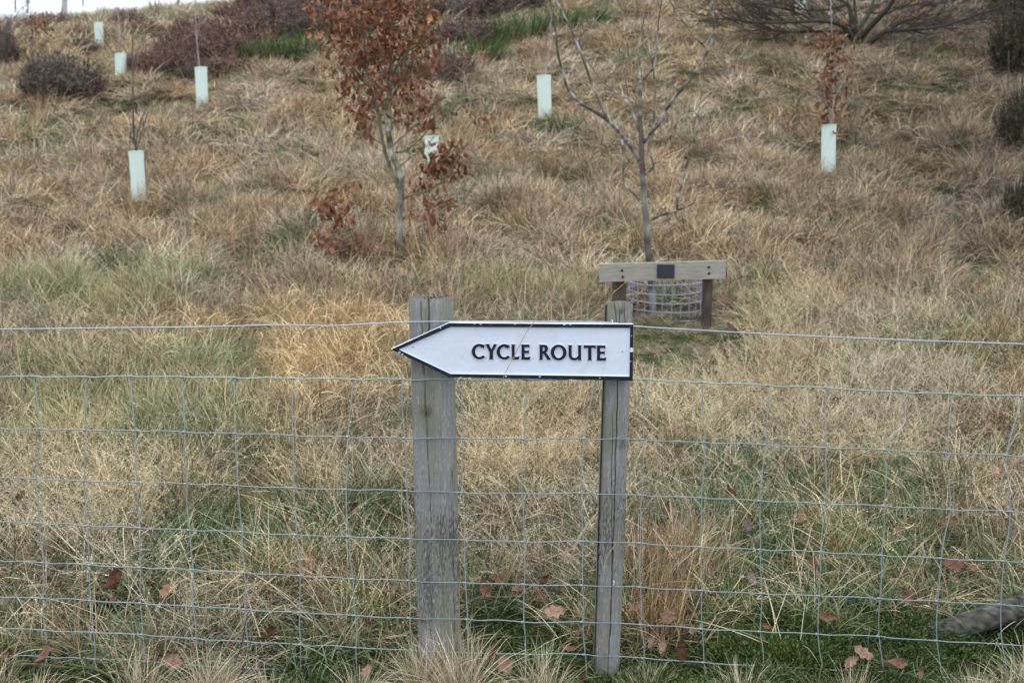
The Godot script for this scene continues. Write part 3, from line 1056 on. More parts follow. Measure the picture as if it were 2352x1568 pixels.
func tree_guards() -> void:
	oak_leaf = leaf_mesh(4, 0.27, 0.35, 0.8, 0.32, 5)
	var grey := lin(0.20, 0.17, 0.165)
	var pale := lin(0.34, 0.29, 0.29)
	guard_tube(Vector2(225.6, 52), Vector2(228.5, 109), 18, 8, "highest pale green tree tube, standing in the brown heather below the leaning birch")
	guard_tube(Vector2(277, 123), Vector2(276, 186), 24, 8, "pale green tree tube at the edge of heather with a thin grey whip above it")
	guard_tube(Vector2(461, 155), Vector2(464, 244), 26, 10, "pale green tree tube below heather, holding a single tall straight mauve stem")
	guard_tube(Vector2(312, 348), Vector2(320, 475), 31, 14, "lowest and largest pale green tree tube, leaning a little left with a dark whip")
	guard_tube(Vector2(992, 313), Vector2(989, 392), 31, 14, "pale tree tube partly hidden behind the brown-leaved oak")
	guard_tube(Vector2(1249.6, 174), Vector2(1251.7, 274), 31, 12, "pale tree tube with two mauve stems beside a green rush tussock")
	guard_tube(Vector2(1905, 287), Vector2(1902.6, 400), 31, 14, "pale green tree tube holding a young oak with brown leaves")
	guard_tube(Vector2(1841, -30), Vector2(1841, 33), 25, 6, "pale green tree tube half hidden behind the spreading thorn tree")
	sapling(-G(228, 117).z, ["226,60 240,20 246,-40", "228,50 215,-10"], 0.006, grey, "thin bare whip growing out of the highest tree tube")
	sapling(-G(276, 194).z, ["277,130 275,90 272,40 268,-10", "276,110 285,60 290,30", "276,100 268,70"], 0.008, pale, "pale grey branching whip in the tube at the heather's edge")
	sapling(-G(464, 254).z, ["458,165 454,120 451,85 449,40 447,-30", "452,90 462,30", "454,110 445,60"], 0.011, lin(0.30, 0.235, 0.24), "tall straight mauve stem in the tube below the heather")
	sapling(-G(320, 489).z, ["312,352 306,300 305,230 304,140 303,50", "311,350 318,290 345,230 350,215", "312,350 320,320 338,260", "306,330 296,310"], 0.012, lin(0.10, 0.085, 0.08), "slender dark whip in the lowest leaning tube")
	sapling(-G(989, 406).z, ["992,318 1000,270 1012,200 1020,120", "995,300 1030,250 1090,190"], 0.007, grey, "thin twiggy whip in the tube behind the oak")
	sapling(-G(1251, 286).z, ["1250,180 1256,140 1262,95 1266,40 1270,-30", "1252,178 1263,120 1268,60", "1249,180 1240,140 1236,100"], 0.010, lin(0.36, 0.29, 0.30), "pair of pale mauve stems in the tube by the rush tussock")
	sapling(-G(1902, 414).z, ["1908,292 1914,240 1915,150 1911,70 1908,-30", "1914,230 1935,190", "1914,240 1890,225 1862,215", "1915,150 1940,110"], 0.012, lin(0.34, 0.31, 0.29), "young oak in the right-hand tube, its stem hung with dry brown leaves",
		[[1910, 270, 22, 26], [1905, 235, 26, 60], [1915, 195, 24, 60], [1905, 160, 24, 40], [1920, 125, 28, 60], [1895, 95, 26, 40], [1925, 85, 26, 46], [1912, 290, 30, 16]])
	sapling(-G(68, 165).z, ["68,160 71,120 74,84 70,40 68,-40", "74,90 96,70 110,56", "70,140 52,120 36,110", "73,100 55,80"], 0.012, lin(0.13, 0.13, 0.11), "small oak sapling with rusty leaves near the top of the hill",
		[[82, 55, 24, 90], [100, 62, 16, 40], [64, 72, 14, 26], [66, 132, 24, 70], [80, 140, 20, 40], [54, 118, 12, 18]])

# ------------------------------------------------------------------ the larger trees
func oak_tree() -> void:
	var at := G(921, 622)
	var d := -at.z
	var o := base("oak_tree", at, "young oak holding rust brown leaves, with a lichen-spotted grey trunk", "tree")
	var bark := lin(0.20, 0.19, 0.145)
	var green := lin(0.12, 0.125, 0.07)
	var px := d / F
	var at_px := func(x: float, y: float, dz: float) -> Vector3: return P(x, y, d + dz) - at
	var mb := MB.new()
	var trunk := PackedVector3Array()
	for q in pairs("921,640 920,600 918,540 917.5,477 921,440 917.5,394 903,361 895,323 891,290 892,257 894,207 891,182"):
		trunk.append(at_px.call(q.x, q.y, 0.0))
	var line := curve(trunk, 5)
	var cols := PackedColorArray()
	for i in line.size():
		var g := 0.75 * n_b.get_noise_2d(i * 0.21, 4.0)
		var col := bark.lerp(lin(0.36, 0.37, 0.30), smoothstep(0.05, 0.35, g)).lerp(lin(0.07, 0.065, 0.05), smoothstep(0.1, 0.4, -g))
		cols.append(col)
	mb.tube(line, taper(line.size(), 9.0 * px, 5.4 * px), 14, cols, 0.5, rg)
	part("trunk", mb.mesh(M.bark), o)
	var limbs := [
		["922,445 901,398 880,332 868,257 853,207 841,166 838,120 837,83 836,0 832,-90", 6.0, 0.18, 0.0],
		["891,185 866,137 845,95 832,40 815,-30", 3.4, 0.05, 0.3], ["891,182 905,162 920,140 938,116 950,84 959,54 966,0 970,-70", 4.6, -0.1, -0.3],
		["892,200 897,137 885,104 876,40 872,-60", 4.2, 0.0, 0.25], ["893,228 922,191 930,158 934,110 945,60", 4.2, -0.1, -0.2],
		["909,350 928,347 947,336 976,307 1005,278 1022,262", 3.0, 0.0, -0.25], ["926,456 948,446 976,440 1005,424 1021,410 1046,373 1060,340", 4.0, 0.0, -0.3],
		["853,207 830,180 800,140 770,105 735,75", 2.6, 0.2, 0.5], ["841,166 815,140 780,120 748,112", 2.2, 0.1, 0.3], ["868,257 845,235 815,225", 2.0, 0.1, -0.2],
		["880,332 855,318 828,300 800,292", 2.0, 0.1, 0.35], ["938,116 965,100 990,80 1003,40", 2.4, -0.2, -0.4], ["837,83 815,40 790,0 770,-50", 2.4, 0.1, 0.2], ["959,54 985,20 1000,-40", 2.2, -0.2, -0.35],
		["905,390 930,372 958,352 990,330", 1.6, 0.0, 0.2], ["922,191 950,170 985,165 1005,175", 2.2, -0.1, -0.2], ["905,330 940,300 975,270 1000,235", 2.4, -0.05, -0.3],
		["847,610 832,545 822,485 808,440 797,415 785,390", 2.2, 0.3, 0.35], ["850,615 800,560 760,545 735,560", 1.8, 0.3, 0.2], ["840,600 790,525 765,480 742,455", 1.8, 0.3, 0.1],
		["972,640 976,576 975,520 960,478", 2.0, -0.3, -0.2], ["968,640 985,565 1005,539 1025,508 1046,485 1088,423 1110,380", 2.4, -0.3, -0.35], ["1005,539 1010,500 1008,470", 1.4, -0.3, -0.3], ["1046,373 1052,330 1085,280 1118,245", 1.4, -0.3, -0.4],
	]
	var ends := []
	var k := 0
	for l in limbs:
		mb = MB.new()
		var pts := PackedVector3Array()
		var q := pairs(l[0])
		for i in q.size():
			var t := float(i) / (q.size() - 1)
			pts.append(at_px.call(q[i].x, q[i].y, lerpf(l[2] * 0.3, l[3], t) if k > 0 else l[2] * t))
		var br := branch(mb, pts, l[1] * px * 0.8, 0.7 * px, green.lerp(bark, rg.randf()), 6, 4, 0.35)
		for i in range(3, br.size(), 2):
			if rg.randf() < 0.7:
				twig(mb, br[i], Vector3(rg.randf_range(-1, 1), rg.randf_range(-0.2, 0.9), rg.randf_range(-1, 1)), rg.randf_range(0.08, 0.22), 0.8 * px, green, 1)
		part("branch", mb.mesh(M.bark), o)
		k += 1
	# leaves hang in clusters: [x, y, radius, count, depth]
	var clumps := "740,20,30,40 770,45,38,60 800,30,45,90 835,20,50,110 870,35,50,120 910,20,55,130 950,30,50,120 985,50,38,80 790,85,38,70 830,100,45,100 870,110,45,90 905,95,40,80 945,100,42,90 985,110,32,50 800,140,36,70 835,165,40,90 870,185,36,60 920,170,34,60 965,160,34,55 1000,155,16,14 800,185,28,45 825,215,32,60 850,250,30,46 880,225,28,40 925,215,30,50 955,210,30,50 985,240,26,44 830,270,24,30 805,250,18,18 935,255,26,40 965,270,26,44 985,285,16,20 845,290,16,12 1000,355,26,52 1025,345,28,56 1045,365,22,36 1065,380,10,8 1010,390,26,46 985,380,20,22 1040,395,18,20 985,415,22,26 955,430,16,12 1000,470,22,30 1020,460,16,16 985,500,22,24 1010,520,12,8 940,490,12,6 765,440,20,24 750,465,24,34 735,480,12,10 790,480,22,32 780,505,20,24 805,495,14,12 745,550,24,34 770,565,26,36 800,560,26,34 830,550,20,20 850,575,16,14 735,535,10,6 870,570,14,8 925,545,14,10 1100,265,16,10 1040,270,14,8 1065,255,8,3 815,425,10,6 720,70,16,12 748,118,12,5 960,-30,50,70 890,-40,60,100 820,-40,55,80 900,-110,70,90"
	var where := []
	var tints := []
	for w in clumps.split(" "):
		var f := w.split_floats(",")
		var dz := rg.randf_range(-0.3, 0.3) * (1.0 if f[1] < 300 else 0.7)
		for i in int(f[3] * (0.62 if f[1] < 300.0 else 0.9)):
			var q := Vector2(rg.randfn(0, 0.62), rg.randfn(0, 0.6)) * f[2]
			var p: Vector3 = at_px.call(f[0] + q.x, f[1] + q.y, dz + rg.randfn(0, 0.5) * f[2] * px * 1.3)
			var s := rg.randf_range(0.04, 0.078)
			var hang := Basis.from_euler(Vector3(rg.randf_range(0.2, 1.7), rg.randf_range(-PI, PI), rg.randf_range(-0.7, 0.7)))
			where.append(Transform3D(hang.scaled(Vector3(s, s, s)), p))
			tints.append(oak_tint())
	many("brown_leaves", oak_leaf, where, tints, o)

func limbed(o: Node3D, at: Vector3, d: float, lines: Array, bark: Color, spur: bool) -> void:
	var px := d / F
	for i in lines.size():
		var l: Array = lines[i]
		var mb := MB.new()
		var pts := PackedVector3Array()
		var q := pairs(l[0])
		for k in q.size():
			var t := float(k) / (q.size() - 1)
			pts.append(P(q[k].x, q[k].y, d + lerpf(l[3], l[4], t)) - at)
		var line := curve(pts, 5)
		var cols := PackedColorArray()
		for k in line.size():
			var g := n_b.get_noise_2d(k * 0.5, i * 7.0)
			cols.append(bark.lerp(lin(0.42, 0.42, 0.40), smoothstep(0.0, 0.4, g) * (0.8 if spur else 0.0)).lerp(lin(0.05, 0.045, 0.04), smoothstep(0.05, 0.4, -g) * 0.7))
		mb.tube(line, taper(line.size(), l[1] * px * (0.45 if spur else 0.6), l[2] * px * 0.45), 8, cols, 0.25, rg)
		if spur and i > 0:
			for k in range(2, line.size(), 3):
				twig(mb, line[k], Vector3(rg.randf_range(-1, 1), rg.randf_range(0.0, 1), rg.randf_range(-1, 1)), rg.randf_range(0.02, 0.08), 1.1 * px, bark * 0.7, 0)
		part("trunk" if i == 0 else "branch", mb.mesh(M.bark), o)

func fruit_tree() -> void:
	var d := 7.98
	var x := P(1500, 720, d).x
	var at := Vector3(x, hill(x, d), -d)
	var o := base("fruit_tree", at, "bare young fruit tree with mottled upswept branches growing inside the wire cage", "tree")
	limbed(o, at, d, [
		["1502,760 1497,660 1490.6,597 1482,477 1476,394 1474,332 1470,270 1471,216 1472,182", 21.0, 8.0, 0.0, 0.0],
		["1472,372 1450,338 1439,323 1414,294 1381,265 1339,240 1306,207 1293,166 1281,120 1275,54 1264,0 1258,-60", 12.0, 3.5, 0.0, -0.35],
		["1397,277 1364,203 1335,124 1310,62 1277,0 1262,-40", 8.0, 3.0, -0.15, 0.2], ["1327,91 1345,70 1360,50 1374,20 1385,-10", 4.0, 2.0, 0.1, 0.2],
		["1477,328 1496,304 1513,286 1538,240 1588,178 1617,133 1634,99 1640,54 1632,0 1630,-50", 10.0, 3.5, 0.0, -0.3], ["1623,112 1588,75 1555,29 1530,-15", 4.0, 2.5, -0.25, -0.4],
		["1471,310 1445,240 1414,211 1380,182 1335,120", 7.0, 2.5, 0.0, 0.4], ["1499,300 1505,232 1501,162 1488,83 1497,0 1500,-40", 5.0, 2.5, 0.0, 0.35], ["1472,190 1492,166 1505,145 1513,50 1522,-10", 6.5, 2.5, 0.0, -0.2],
		["1472,190 1468,150 1472,83 1488,0 1490,-40", 4.5, 2.5, 0.0, 0.15], ["1490,506 1522,493 1555,483 1580,474 1596,464", 7.0, 3.0, 0.0, -0.3], ["1556,482 1557,456 1571,406 1584,352 1596,311 1609,232 1619,145", 7.0, 2.0, -0.2, -0.25],
		["1475,468 1455,444 1434,419 1431,372 1430,332 1422,300", 6.0, 3.0, 0.0, 0.3], ["1431,335 1415,330 1402,329", 3.5, 2.0, 0.25, 0.2], ["1433,390 1442,378 1452,374", 3.0, 2.0, 0.28, 0.2],
		["1481,404 1499,386 1499,369 1488,340 1501,307", 5.0, 3.0, 0.0, -0.1], ["1499,300 1520,262 1540,215 1556,185", 3.5, 2.0, 0.05, 0.25], ["1487,453 1500,440", 3.0, 2.0, 0.0, -0.1], ["1445,240 1440,200 1433,160 1432,125", 3.0, 1.8, 0.25, 0.35], ["1414,211 1392,230 1395,160", 2.5, 1.5, 0.3, 0.4],
	], lin(0.12, 0.105, 0.092), true)

func thorn_tree() -> void:
	var at := G(1974, 122)
	var d := -at.z
	var o := base("thorn_tree", at, "spreading bare dark tree with low horizontal branches at the top of the hill", "tree")
	limbed(o, at, d, [
		["1975,135 1974,113 1972,95 1968,70", 30.0, 17.0, 0.0, 0.0],
		["1974,108 1952,79 1935,60 1918,51 1870,48 1802,51 1733,51 1665,40", 13.0, 3.0, 0.0, -1.0], ["1955,82 1925,72 1870,72 1800,73 1745,62 1715,48", 8.0, 2.5, -0.1, 0.8], ["1962,72 1955,34 1945,7 1900,-10 1860,-16", 11.0, 3.0, 0.1, 0.6],
		["1976,108 1986,106 2012,88 2037,72 2092,68 2160,61 2246,34 2290,20", 12.0, 3.0, 0.0, -0.9], ["2037,72 2070,52 2105,40 2130,25", 6.0, 2.5, -0.3, -0.6], ["1972,90 1980,60 1997,30 2007,0 2015,-50", 10.0, 5.0, 0.0, 0.5],
		["1974,95 1990,72 2020,40 2050,5 2070,-50", 14.0, 8.0, 0.0, -0.5], ["1968,80 1966,40 1963,0 1960,-60", 8.0, 4.0, 0.0, 0.2], ["1870,48 1835,30 1780,15 1720,8", 5.0, 2.0, -0.5, -0.2], ["1800,73 1770,90 1735,92", 3.5, 2.0, 0.4, 0.6], ["2092,68 2130,78 2165,74", 4.0, 2.0, -0.5, -0.3],
		["1945,10 1905,22 1850,22 1800,10 1760,-5", 5.0, 2.0, 0.3, 0.9], ["2020,40 2060,20 2110,8 2170,-6", 6.0, 2.0, -0.2, 0.6],
	], lin(0.055, 0.05, 0.04), false)
	var mb := MB.new()
	var px := d / F
	for w in "1918,51 1870,48 1840,50 1802,51 1770,51 1733,51 1700,46 1870,72 1830,73 1800,73 1760,66 1900,-6 1870,-14 1835,30 1780,15 1730,10 1850,22 1800,10 2012,88 2037,72 2065,70 2092,68 2130,64 2160,61 2200,50 2105,40 2070,52 2060,20 2110,8 1997,30 1690,44 1945,30 1955,60 2240,36 1750,60 1780,50".split(" "):
		var q := w.split_floats(",")
		for k in 5:
			var p := P(q[0] + rg.randf_range(-14, 14), q[1] + rg.randf_range(-2, 2), d + rg.randf_range(-0.6, 0.6)) - at
			var out := Vector3(signf(q[0] - 1970.0) * rg.randf_range(0.2, 1.4), rg.randf_range(-0.25, 0.7), rg.randf_range(-0.8, 0.8))
			twig(mb, p, out, rg.randf_range(0.25, 0.75), 1.3 * px, lin(0.07, 0.058, 0.05), 2)
	tag(part("twigs", mb.mesh(M.bark), o), "", "", "", "stuff")

# ------------------------------------------------------------------ heather, rushes, far birches
func heather_mesh(seed_at: int, woody: Color, tips: Color) -> ArrayMesh:
	var mb := MB.new()
	var r := RandomNumberGenerator.new()
	r.seed = seed_at
	for k in 420:
		var a := r.randf() * TAU
		var out := sqrt(r.randf()) * 0.9
		var p := Vector3(cos(a) * out * 0.55, 0.0, sin(a) * out * 0.55)
		var v := Vector3(cos(a) * out * 1.2, 1.0, sin(a) * out * 1.2).normalized()
		var hgt := (1.0 - out * out * 0.55) * r.randf_range(0.55, 1.05)
		var q := p
		var g := r.randf_range(0.6, 1.4)
		for i in 4:
			var nx := q + v * hgt / 4.0
			v = (v + Vector3(r.randf_range(-0.35, 0.35), r.randf_range(-0.1, 0.2), r.randf_range(-0.35, 0.35))).normalized()
			var s := Vector3(r.randf_range(-1, 1), 0, r.randf_range(-1, 1)).normalized() * 0.008
			mb.quad(q - s, q + s, nx + s * 0.7, nx - s * 0.7, woody * g)
			if i > 0:
				for m in 7:
					var o := Vector3(r.randf_range(-1, 1), r.randf_range(-0.2, 1.2), r.randf_range(-1, 1)).normalized()
					var b := q.lerp(nx, r.randf())
					var w := o.cross(v).normalized() * r.randf_range(0.009, 0.016)
					var l := r.randf_range(0.05, 0.13)
					var cc := tips * r.randf_range(0.6, 1.45)
					mb.tri(b - w, b + w, b + o * l, cc)
			q = nx
	return mb.mesh(M.plain)

func spiky_mesh(seed_at: int, count: int, spread: float, length: float, w: float, lean: float, curl: float, c0: Color, c1: Color) -> ArrayMesh:
	var mb := MB.new()
	var r := RandomNumberGenerator.new()
	r.seed = seed_at
	for k in count:
		var a := r.randf() * TAU
		var out := sqrt(r.randf())
		var g := r.randf_range(0.65, 1.35)
		mb.blade(r, Vector3(cos(a), 0, sin(a)) * out * spread, a + r.randf_range(-0.6, 0.6), lean * out + r.randf_range(0.0, 0.15), length * r.randf_range(0.55, 1.1), w, curl * r.randf_range(0.3, 1.3), 4, c0 * g, c1 * g, 0.05)
	return mb.mesh(M.green)

func far_plants() -> void:
	var rust := heather_mesh(3, lin(0.09, 0.06, 0.052), lin(0.185, 0.11, 0.085))
	var plum := heather_mesh(4, lin(0.10, 0.075, 0.066), lin(0.15, 0.105, 0.09))
	var dusk := heather_mesh(5, lin(0.10, 0.083, 0.075), lin(0.115, 0.092, 0.072))
	var bramble := heather_mesh(6, lin(0.045, 0.038, 0.03), lin(0.06, 0.055, 0.03))
	# x, y of the foot, width and height in pixels, tone
	var list := [
		[145, 238, 165, 82, 2, "broad dark heather bush standing alone on the slope below the highest tubes"],
		[110, 205, 90, 60, 2, "low dark heather bush at the left foot of the lone bush"],
		[345, 186, 95, 58, 0, "rusty heather bush right of the tube at the heather's edge"], [405, 176, 90, 56, 0, "rusty heather bush behind the tall mauve stem's tube, on its left"],
		[420, 150, 110, 60, 0, "rounded rusty heather bush in the middle of the heather bank"], [500, 150, 120, 66, 0, "wide rusty heather bush right of the tall mauve stem"], [560, 120, 120, 64, 0, "reddish heather bush behind the green rushes, left end"],
		[455, 105, 110, 50, 0, "heather bush on the crest of the heather bank by the mauve stem"], [640, 108, 110, 80, 1, "plum brown heather bush above the middle of the green rushes"], [620, 45, 110, 70, 1, "tall purplish heather bush on the skyline of the bank"],
		[690, 78, 110, 66, 1, "purplish heather bush left of the oak's crown"], [740, 100, 100, 60, 1, "purplish heather bush half behind the oak's left leaves"], [560, 60, 90, 45, 0, "rusty heather bush at the bank's pale grass edge"],
		[1060, 120, 120, 60, 1, "plum heather bush right of the oak's crown"], [1100, 60, 130, 70, 1, "large plum heather bush above the bright rushes"], [1180, 40, 130, 60, 1, "plum heather bush above the pair of mauve stems"], [1010, 60, 90, 60, 1, "plum heather bush touching the oak's right leaves"], [1030, 195, 95, 60, 1, "low plum heather bush showing through the oak's right side"], [960, 215, 110, 60, 1, "plum heather bush showing between the oak's two stems"],
		[830, 95, 120, 70, 1, "plum heather bush behind the left half of the oak's crown"], [905, 60, 120, 70, 1, "plum heather bush behind the middle of the oak's crown"], [790, 45, 110, 70, 1, "plum heather bush behind the oak's topmost left leaves"], [1000, 20, 120, 60, 1, "plum heather bush above right of the oak's crown"], [870, 160, 100, 50, 0, "rusty heather bush behind the fork of the oak"], [530, 182, 100, 40, 0, "low rusty heather bush at the left foot of the rush bank"], [455, 190, 90, 40, 2, "dark heather bush right behind the mauve stem's tube"],
		[300, 70, 70, 34, 1, "small heather bush beside the grey whips near the hilltop"], [330, 95, 80, 34, 0, "small rusty heather bush right of the highest tube"], [190, 100, 60, 30, 0, "small rusty heather bush left of the highest tube"], [185, 72, 70, 26, 0, "rusty heather patch at the foot of the leaning birch"], [120, 78, 70, 36, 0, "rusty heather bush behind the oak sapling near the hilltop"], [190, 130, 70, 34, 1, "faded heather bush between oak sapling and highest tube"],
		[10, 165, 60, 70, 2, "dark heather bush at the picture's left border"],
		[2345, 170, 130, 120, 3, "dark bramble bush at the upper right border beside the lone thin stem"], [2345, 60, 130, 90, 3, "dark bramble bush at the upper right corner"], [2350, 360, 110, 120, 3, "dark bramble bush at the right border below the lone thin stem"], [2352, 540, 90, 110, 3, "lowest dark bramble bush at the right border"], [2250, 20, 120, 60, 3, "dark bramble behind the thorn tree's right branches"],
	]
	for l in list:
		var at := G(l[0], l[1])
		var px := -at.z / F
		var o := base("heather_bush", at, l[5], "heather", "heather bushes on the upper slope")
		var f := part("sprigs", [rust, plum, dusk, bramble][l[4]], o)
		f.scale = Vector3(l[2] * px * (0.66 if l[4] > 1 else 0.95), l[3] * px * 1.55, l[2] * px * 0.7)
		f.rotation.y = rg.randf() * TAU
	var rush := spiky_mesh(8, 260, 0.5, 0.9, 0.022, 0.7, 0.5, lin(0.03, 0.058, 0.018), lin(0.09, 0.14, 0.042))
	var tuft := [
		[600, 150, 90, 46, "dark green rush clump at the left end of the rush bank"], [655, 142, 90, 48, "bright green rush clump in the middle of the rush bank"], [705, 132, 80, 46, "green rush clump at the rush bank's right end by the oak leaves"], [760, 105, 90, 44, "green rush clump showing through the oak's left leaves"],
		[1105, 145, 90, 50, "green rush clump nearest right of the oak"], [1150, 112, 100, 60, "tall bright green rush clump above the heather's foot"], [1215, 95, 100, 58, "wide green rush clump left of the mauve stems"], [1290, 75, 90, 46, "green rush clump right of the mauve stems"], [1350, 60, 80, 36, "small green rush clump behind the fruit tree's left branch"],
		[1292, 318, 84, 44, "green rush tussock standing alone right of the pale tube"], [1235, 318, 40, 26, "small dull green rush tussock below the pale tube"], [1018, 268, 40, 26, "small bright mossy green tuft right of the oak trunk"], [300, 640, 110, 60, "green sedge tussock in the pale grass at mid left"], [390, 190, 70, 26, "dark green rush patch under the heather bank"], [2335, 110, 60, 50, "green bramble tuft at the upper right border"],
	]
	for i in tuft.size():
		var l: Array = tuft[i]
		var at := G(l[0], l[1])
		var px := -at.z / F
		var o := base("rush_clump", at, l[4], "rushes", "green rush clumps on the slope")
		var f := part("blades", rush, o)
		f.scale = Vector3(l[2] * px * 0.9, l[3] * px * 1.7, l[2] * px * 0.7)
		f.rotation.y = rg.randf() * TAU
	# pale birch trunks on the skyline
	for l in [["149,46 147,20 148,-60 150,-400", 15.0, "leaning pale birch trunk rising out of frame, thickest on the skyline"], ["62,24 63,-20 66,-300", 6.5, "thin pale trunk on the skyline left of the thick birch"], ["33,24 34,-20 32,-300", 4.5, "thinnest pale trunk at the skyline's far left"], ["190,8 190,-30 192,-250", 5.0, "thin pale trunk just right of the thick birch"], ["410,28 409,0 411,-260", 7.0, "pale trunk standing in the tan grass of the hilltop"]]:
		var q := pairs(l[0])
		var at := G(q[0].x, q[0].y)
		var d := -at.z
		var o := base("birch_tree", at, l[2], "tree", "pale trunks along the skyline")
		var mb := MB.new()
		var pts := PackedVector3Array()
		for k in q.size():
			pts.append(P(q[k].x, q[k].y + (6 if k == 0 else 0), d) - at)
		var line := curve(pts, 16)
		var cols := PackedColorArray()
		for k in line.size():
			cols.append(lin(0.47, 0.45, 0.46).lerp(lin(0.12, 0.10, 0.10), smoothstep(0.15, 0.5, n_b.get_noise_2d(k * 0.9, q[0].x))))
		mb.tube(line, taper(line.size(), l[1] / 2.0 * d / F, l[1] / 2.6 * d / F), 10, cols, 0.15, rg)
		part("trunk", mb.mesh(M.bark), o)
		mb = MB.new()
		for k in 8:
			var b := line[line.size() - 1 - rg.randi_range(0, 12)]
			twig(mb, b, Vector3(rg.randf_range(-1, 1), 0.6, rg.randf_range(-1, 1)), rg.randf_range(0.8, 1.6), 0.02, lin(0.12, 0.09, 0.09), 3)
		tag(part("twigs", mb.mesh(M.bark), o), "", "", "", "stuff")
	# a dark fallen trunk lying against the thick birch
	var fa := G(117, 50)
	var ld := base("leaning_trunk", fa, "dark fallen trunk propped against the thick birch", "fallen trunk")
	var lb := MB.new()
	var lp := PackedVector3Array([P(116, 50, -fa.z) - fa, P(126, 42, -fa.z) - fa, P(141, 30, -fa.z + 0.2) - fa])
	branch(lb, lp, 4.5 * -fa.z / F, 4.0 * -fa.z / F, lin(0.03, 0.03, 0.028))
	part("trunk", lb.mesh(M.bark), ld)
	# bare twiggy shrubs
	for l in [[18, 120, 50, "bare grey twiggy shrub at the left border below the skyline", 20], [640, 62, 34, "bleached grey dead shrub among the purple heather", 14], [2310, 242, 6, "single thin dark stem standing alone near the right border", 2], [2340, 130, 40, "bare twiggy shrub in the scrub at the right border", 14], [1075, 55, 40, "bare twiggy shrub right of the oak's crown", 14]]:
		var at := G(l[0], l[1] + 10)
		var px := -at.z / F
		var o := base("bare_shrub", at, l[3], "shrub", "leafless shrubs on the upper slope")
		var mb := MB.new()
		if l[4] == 2:
			var pts := PackedVector3Array([Vector3.ZERO, Vector3(0.01, 60 * px, 0), Vector3(-0.01, 130 * px, 0)])
			branch(mb, pts, 2.5 * px, 1.2 * px, lin(0.08, 0.07, 0.06), 5, 4)
		else:
			for k in l[4]:
				twig(mb, Vector3(rg.randf_range(-0.5, 0.5) * l[2] * px, 0, rg.randf_range(-0.1, 0.1)), Vector3(rg.randf_range(-0.7, 0.7), 1.2, rg.randf_range(-0.6, 0.6)), l[2] * px * rg.randf_range(0.9, 1.7), 1.6 * px, lin(0.15, 0.13, 0.13) if l[4] != 14 else lin(0.26, 0.24, 0.23), 3)
		part("stems", mb.mesh(M.bark), o)

func fallen_log() -> void:
	var mb := MB.new()
	var pts := PackedVector3Array()
	var a := P(1995, 1500, 3.52)
	for q in [Vector3(1950, 1512, 3.5), Vector3(2040, 1486, 3.52), Vector3(2160, 1455, 3.56), Vector3(2280, 1415, 3.6), Vector3(2400, 1378, 3.64), Vector3(2560, 1330, 3.7)]:
		pts.append(P(q.x, q.y, q.z) - a)
	var line := curve(pts, 14)
	var start := 0
	var sides := 26
	for i in line.size():
		var t := float(i) / (line.size() - 1)
		var dir := (line[mini(i + 1, line.size() - 1)] - line[maxi(i - 1, 0)]).normalized()
		var up := Vector3.UP
		var s := dir.cross(up).normalized()
		up = s.cross(dir)
		var r := 0.043 * (0.62 + 0.38 * smoothstep(0.0, 0.22, t))
		for j in sides:
			var an := TAU * j / sides
			var rr := r * (1.0 + 0.08 * n_b.get_noise_2d(t * 14.0, j * 0.6) + (0.12 * sin(an * 2.0)))
			var o := s * cos(an) + up * sin(an)
			mb.v.append(line[i] + o * rr)
			mb.n.append(o)
			var bl := n_c.get_noise_2d(t * 30.0, an * 2.6)
			var col := lin(0.075, 0.073, 0.065).lerp(lin(0.14, 0.138, 0.105), smoothstep(0.1, 0.4, bl)).lerp(lin(0.03, 0.03, 0.028), smoothstep(0.05, 0.35, n_b.get_noise_2d(t * 90.0, an * 4.0)))
			mb.c.append(col)
	mb.grid(line.size(), sides, start, true)
	for j in sides:
		mb.tri(mb.v[j], line[0], mb.v[(j + 1) % sides], lin(0.11, 0.10, 0.08))
	var log_thing := base("fallen_log", a, "mossy dark grey log lying in the grass behind the netting at lower right", "log")
	part("wood", mb.mesh(M.bark), log_thing)

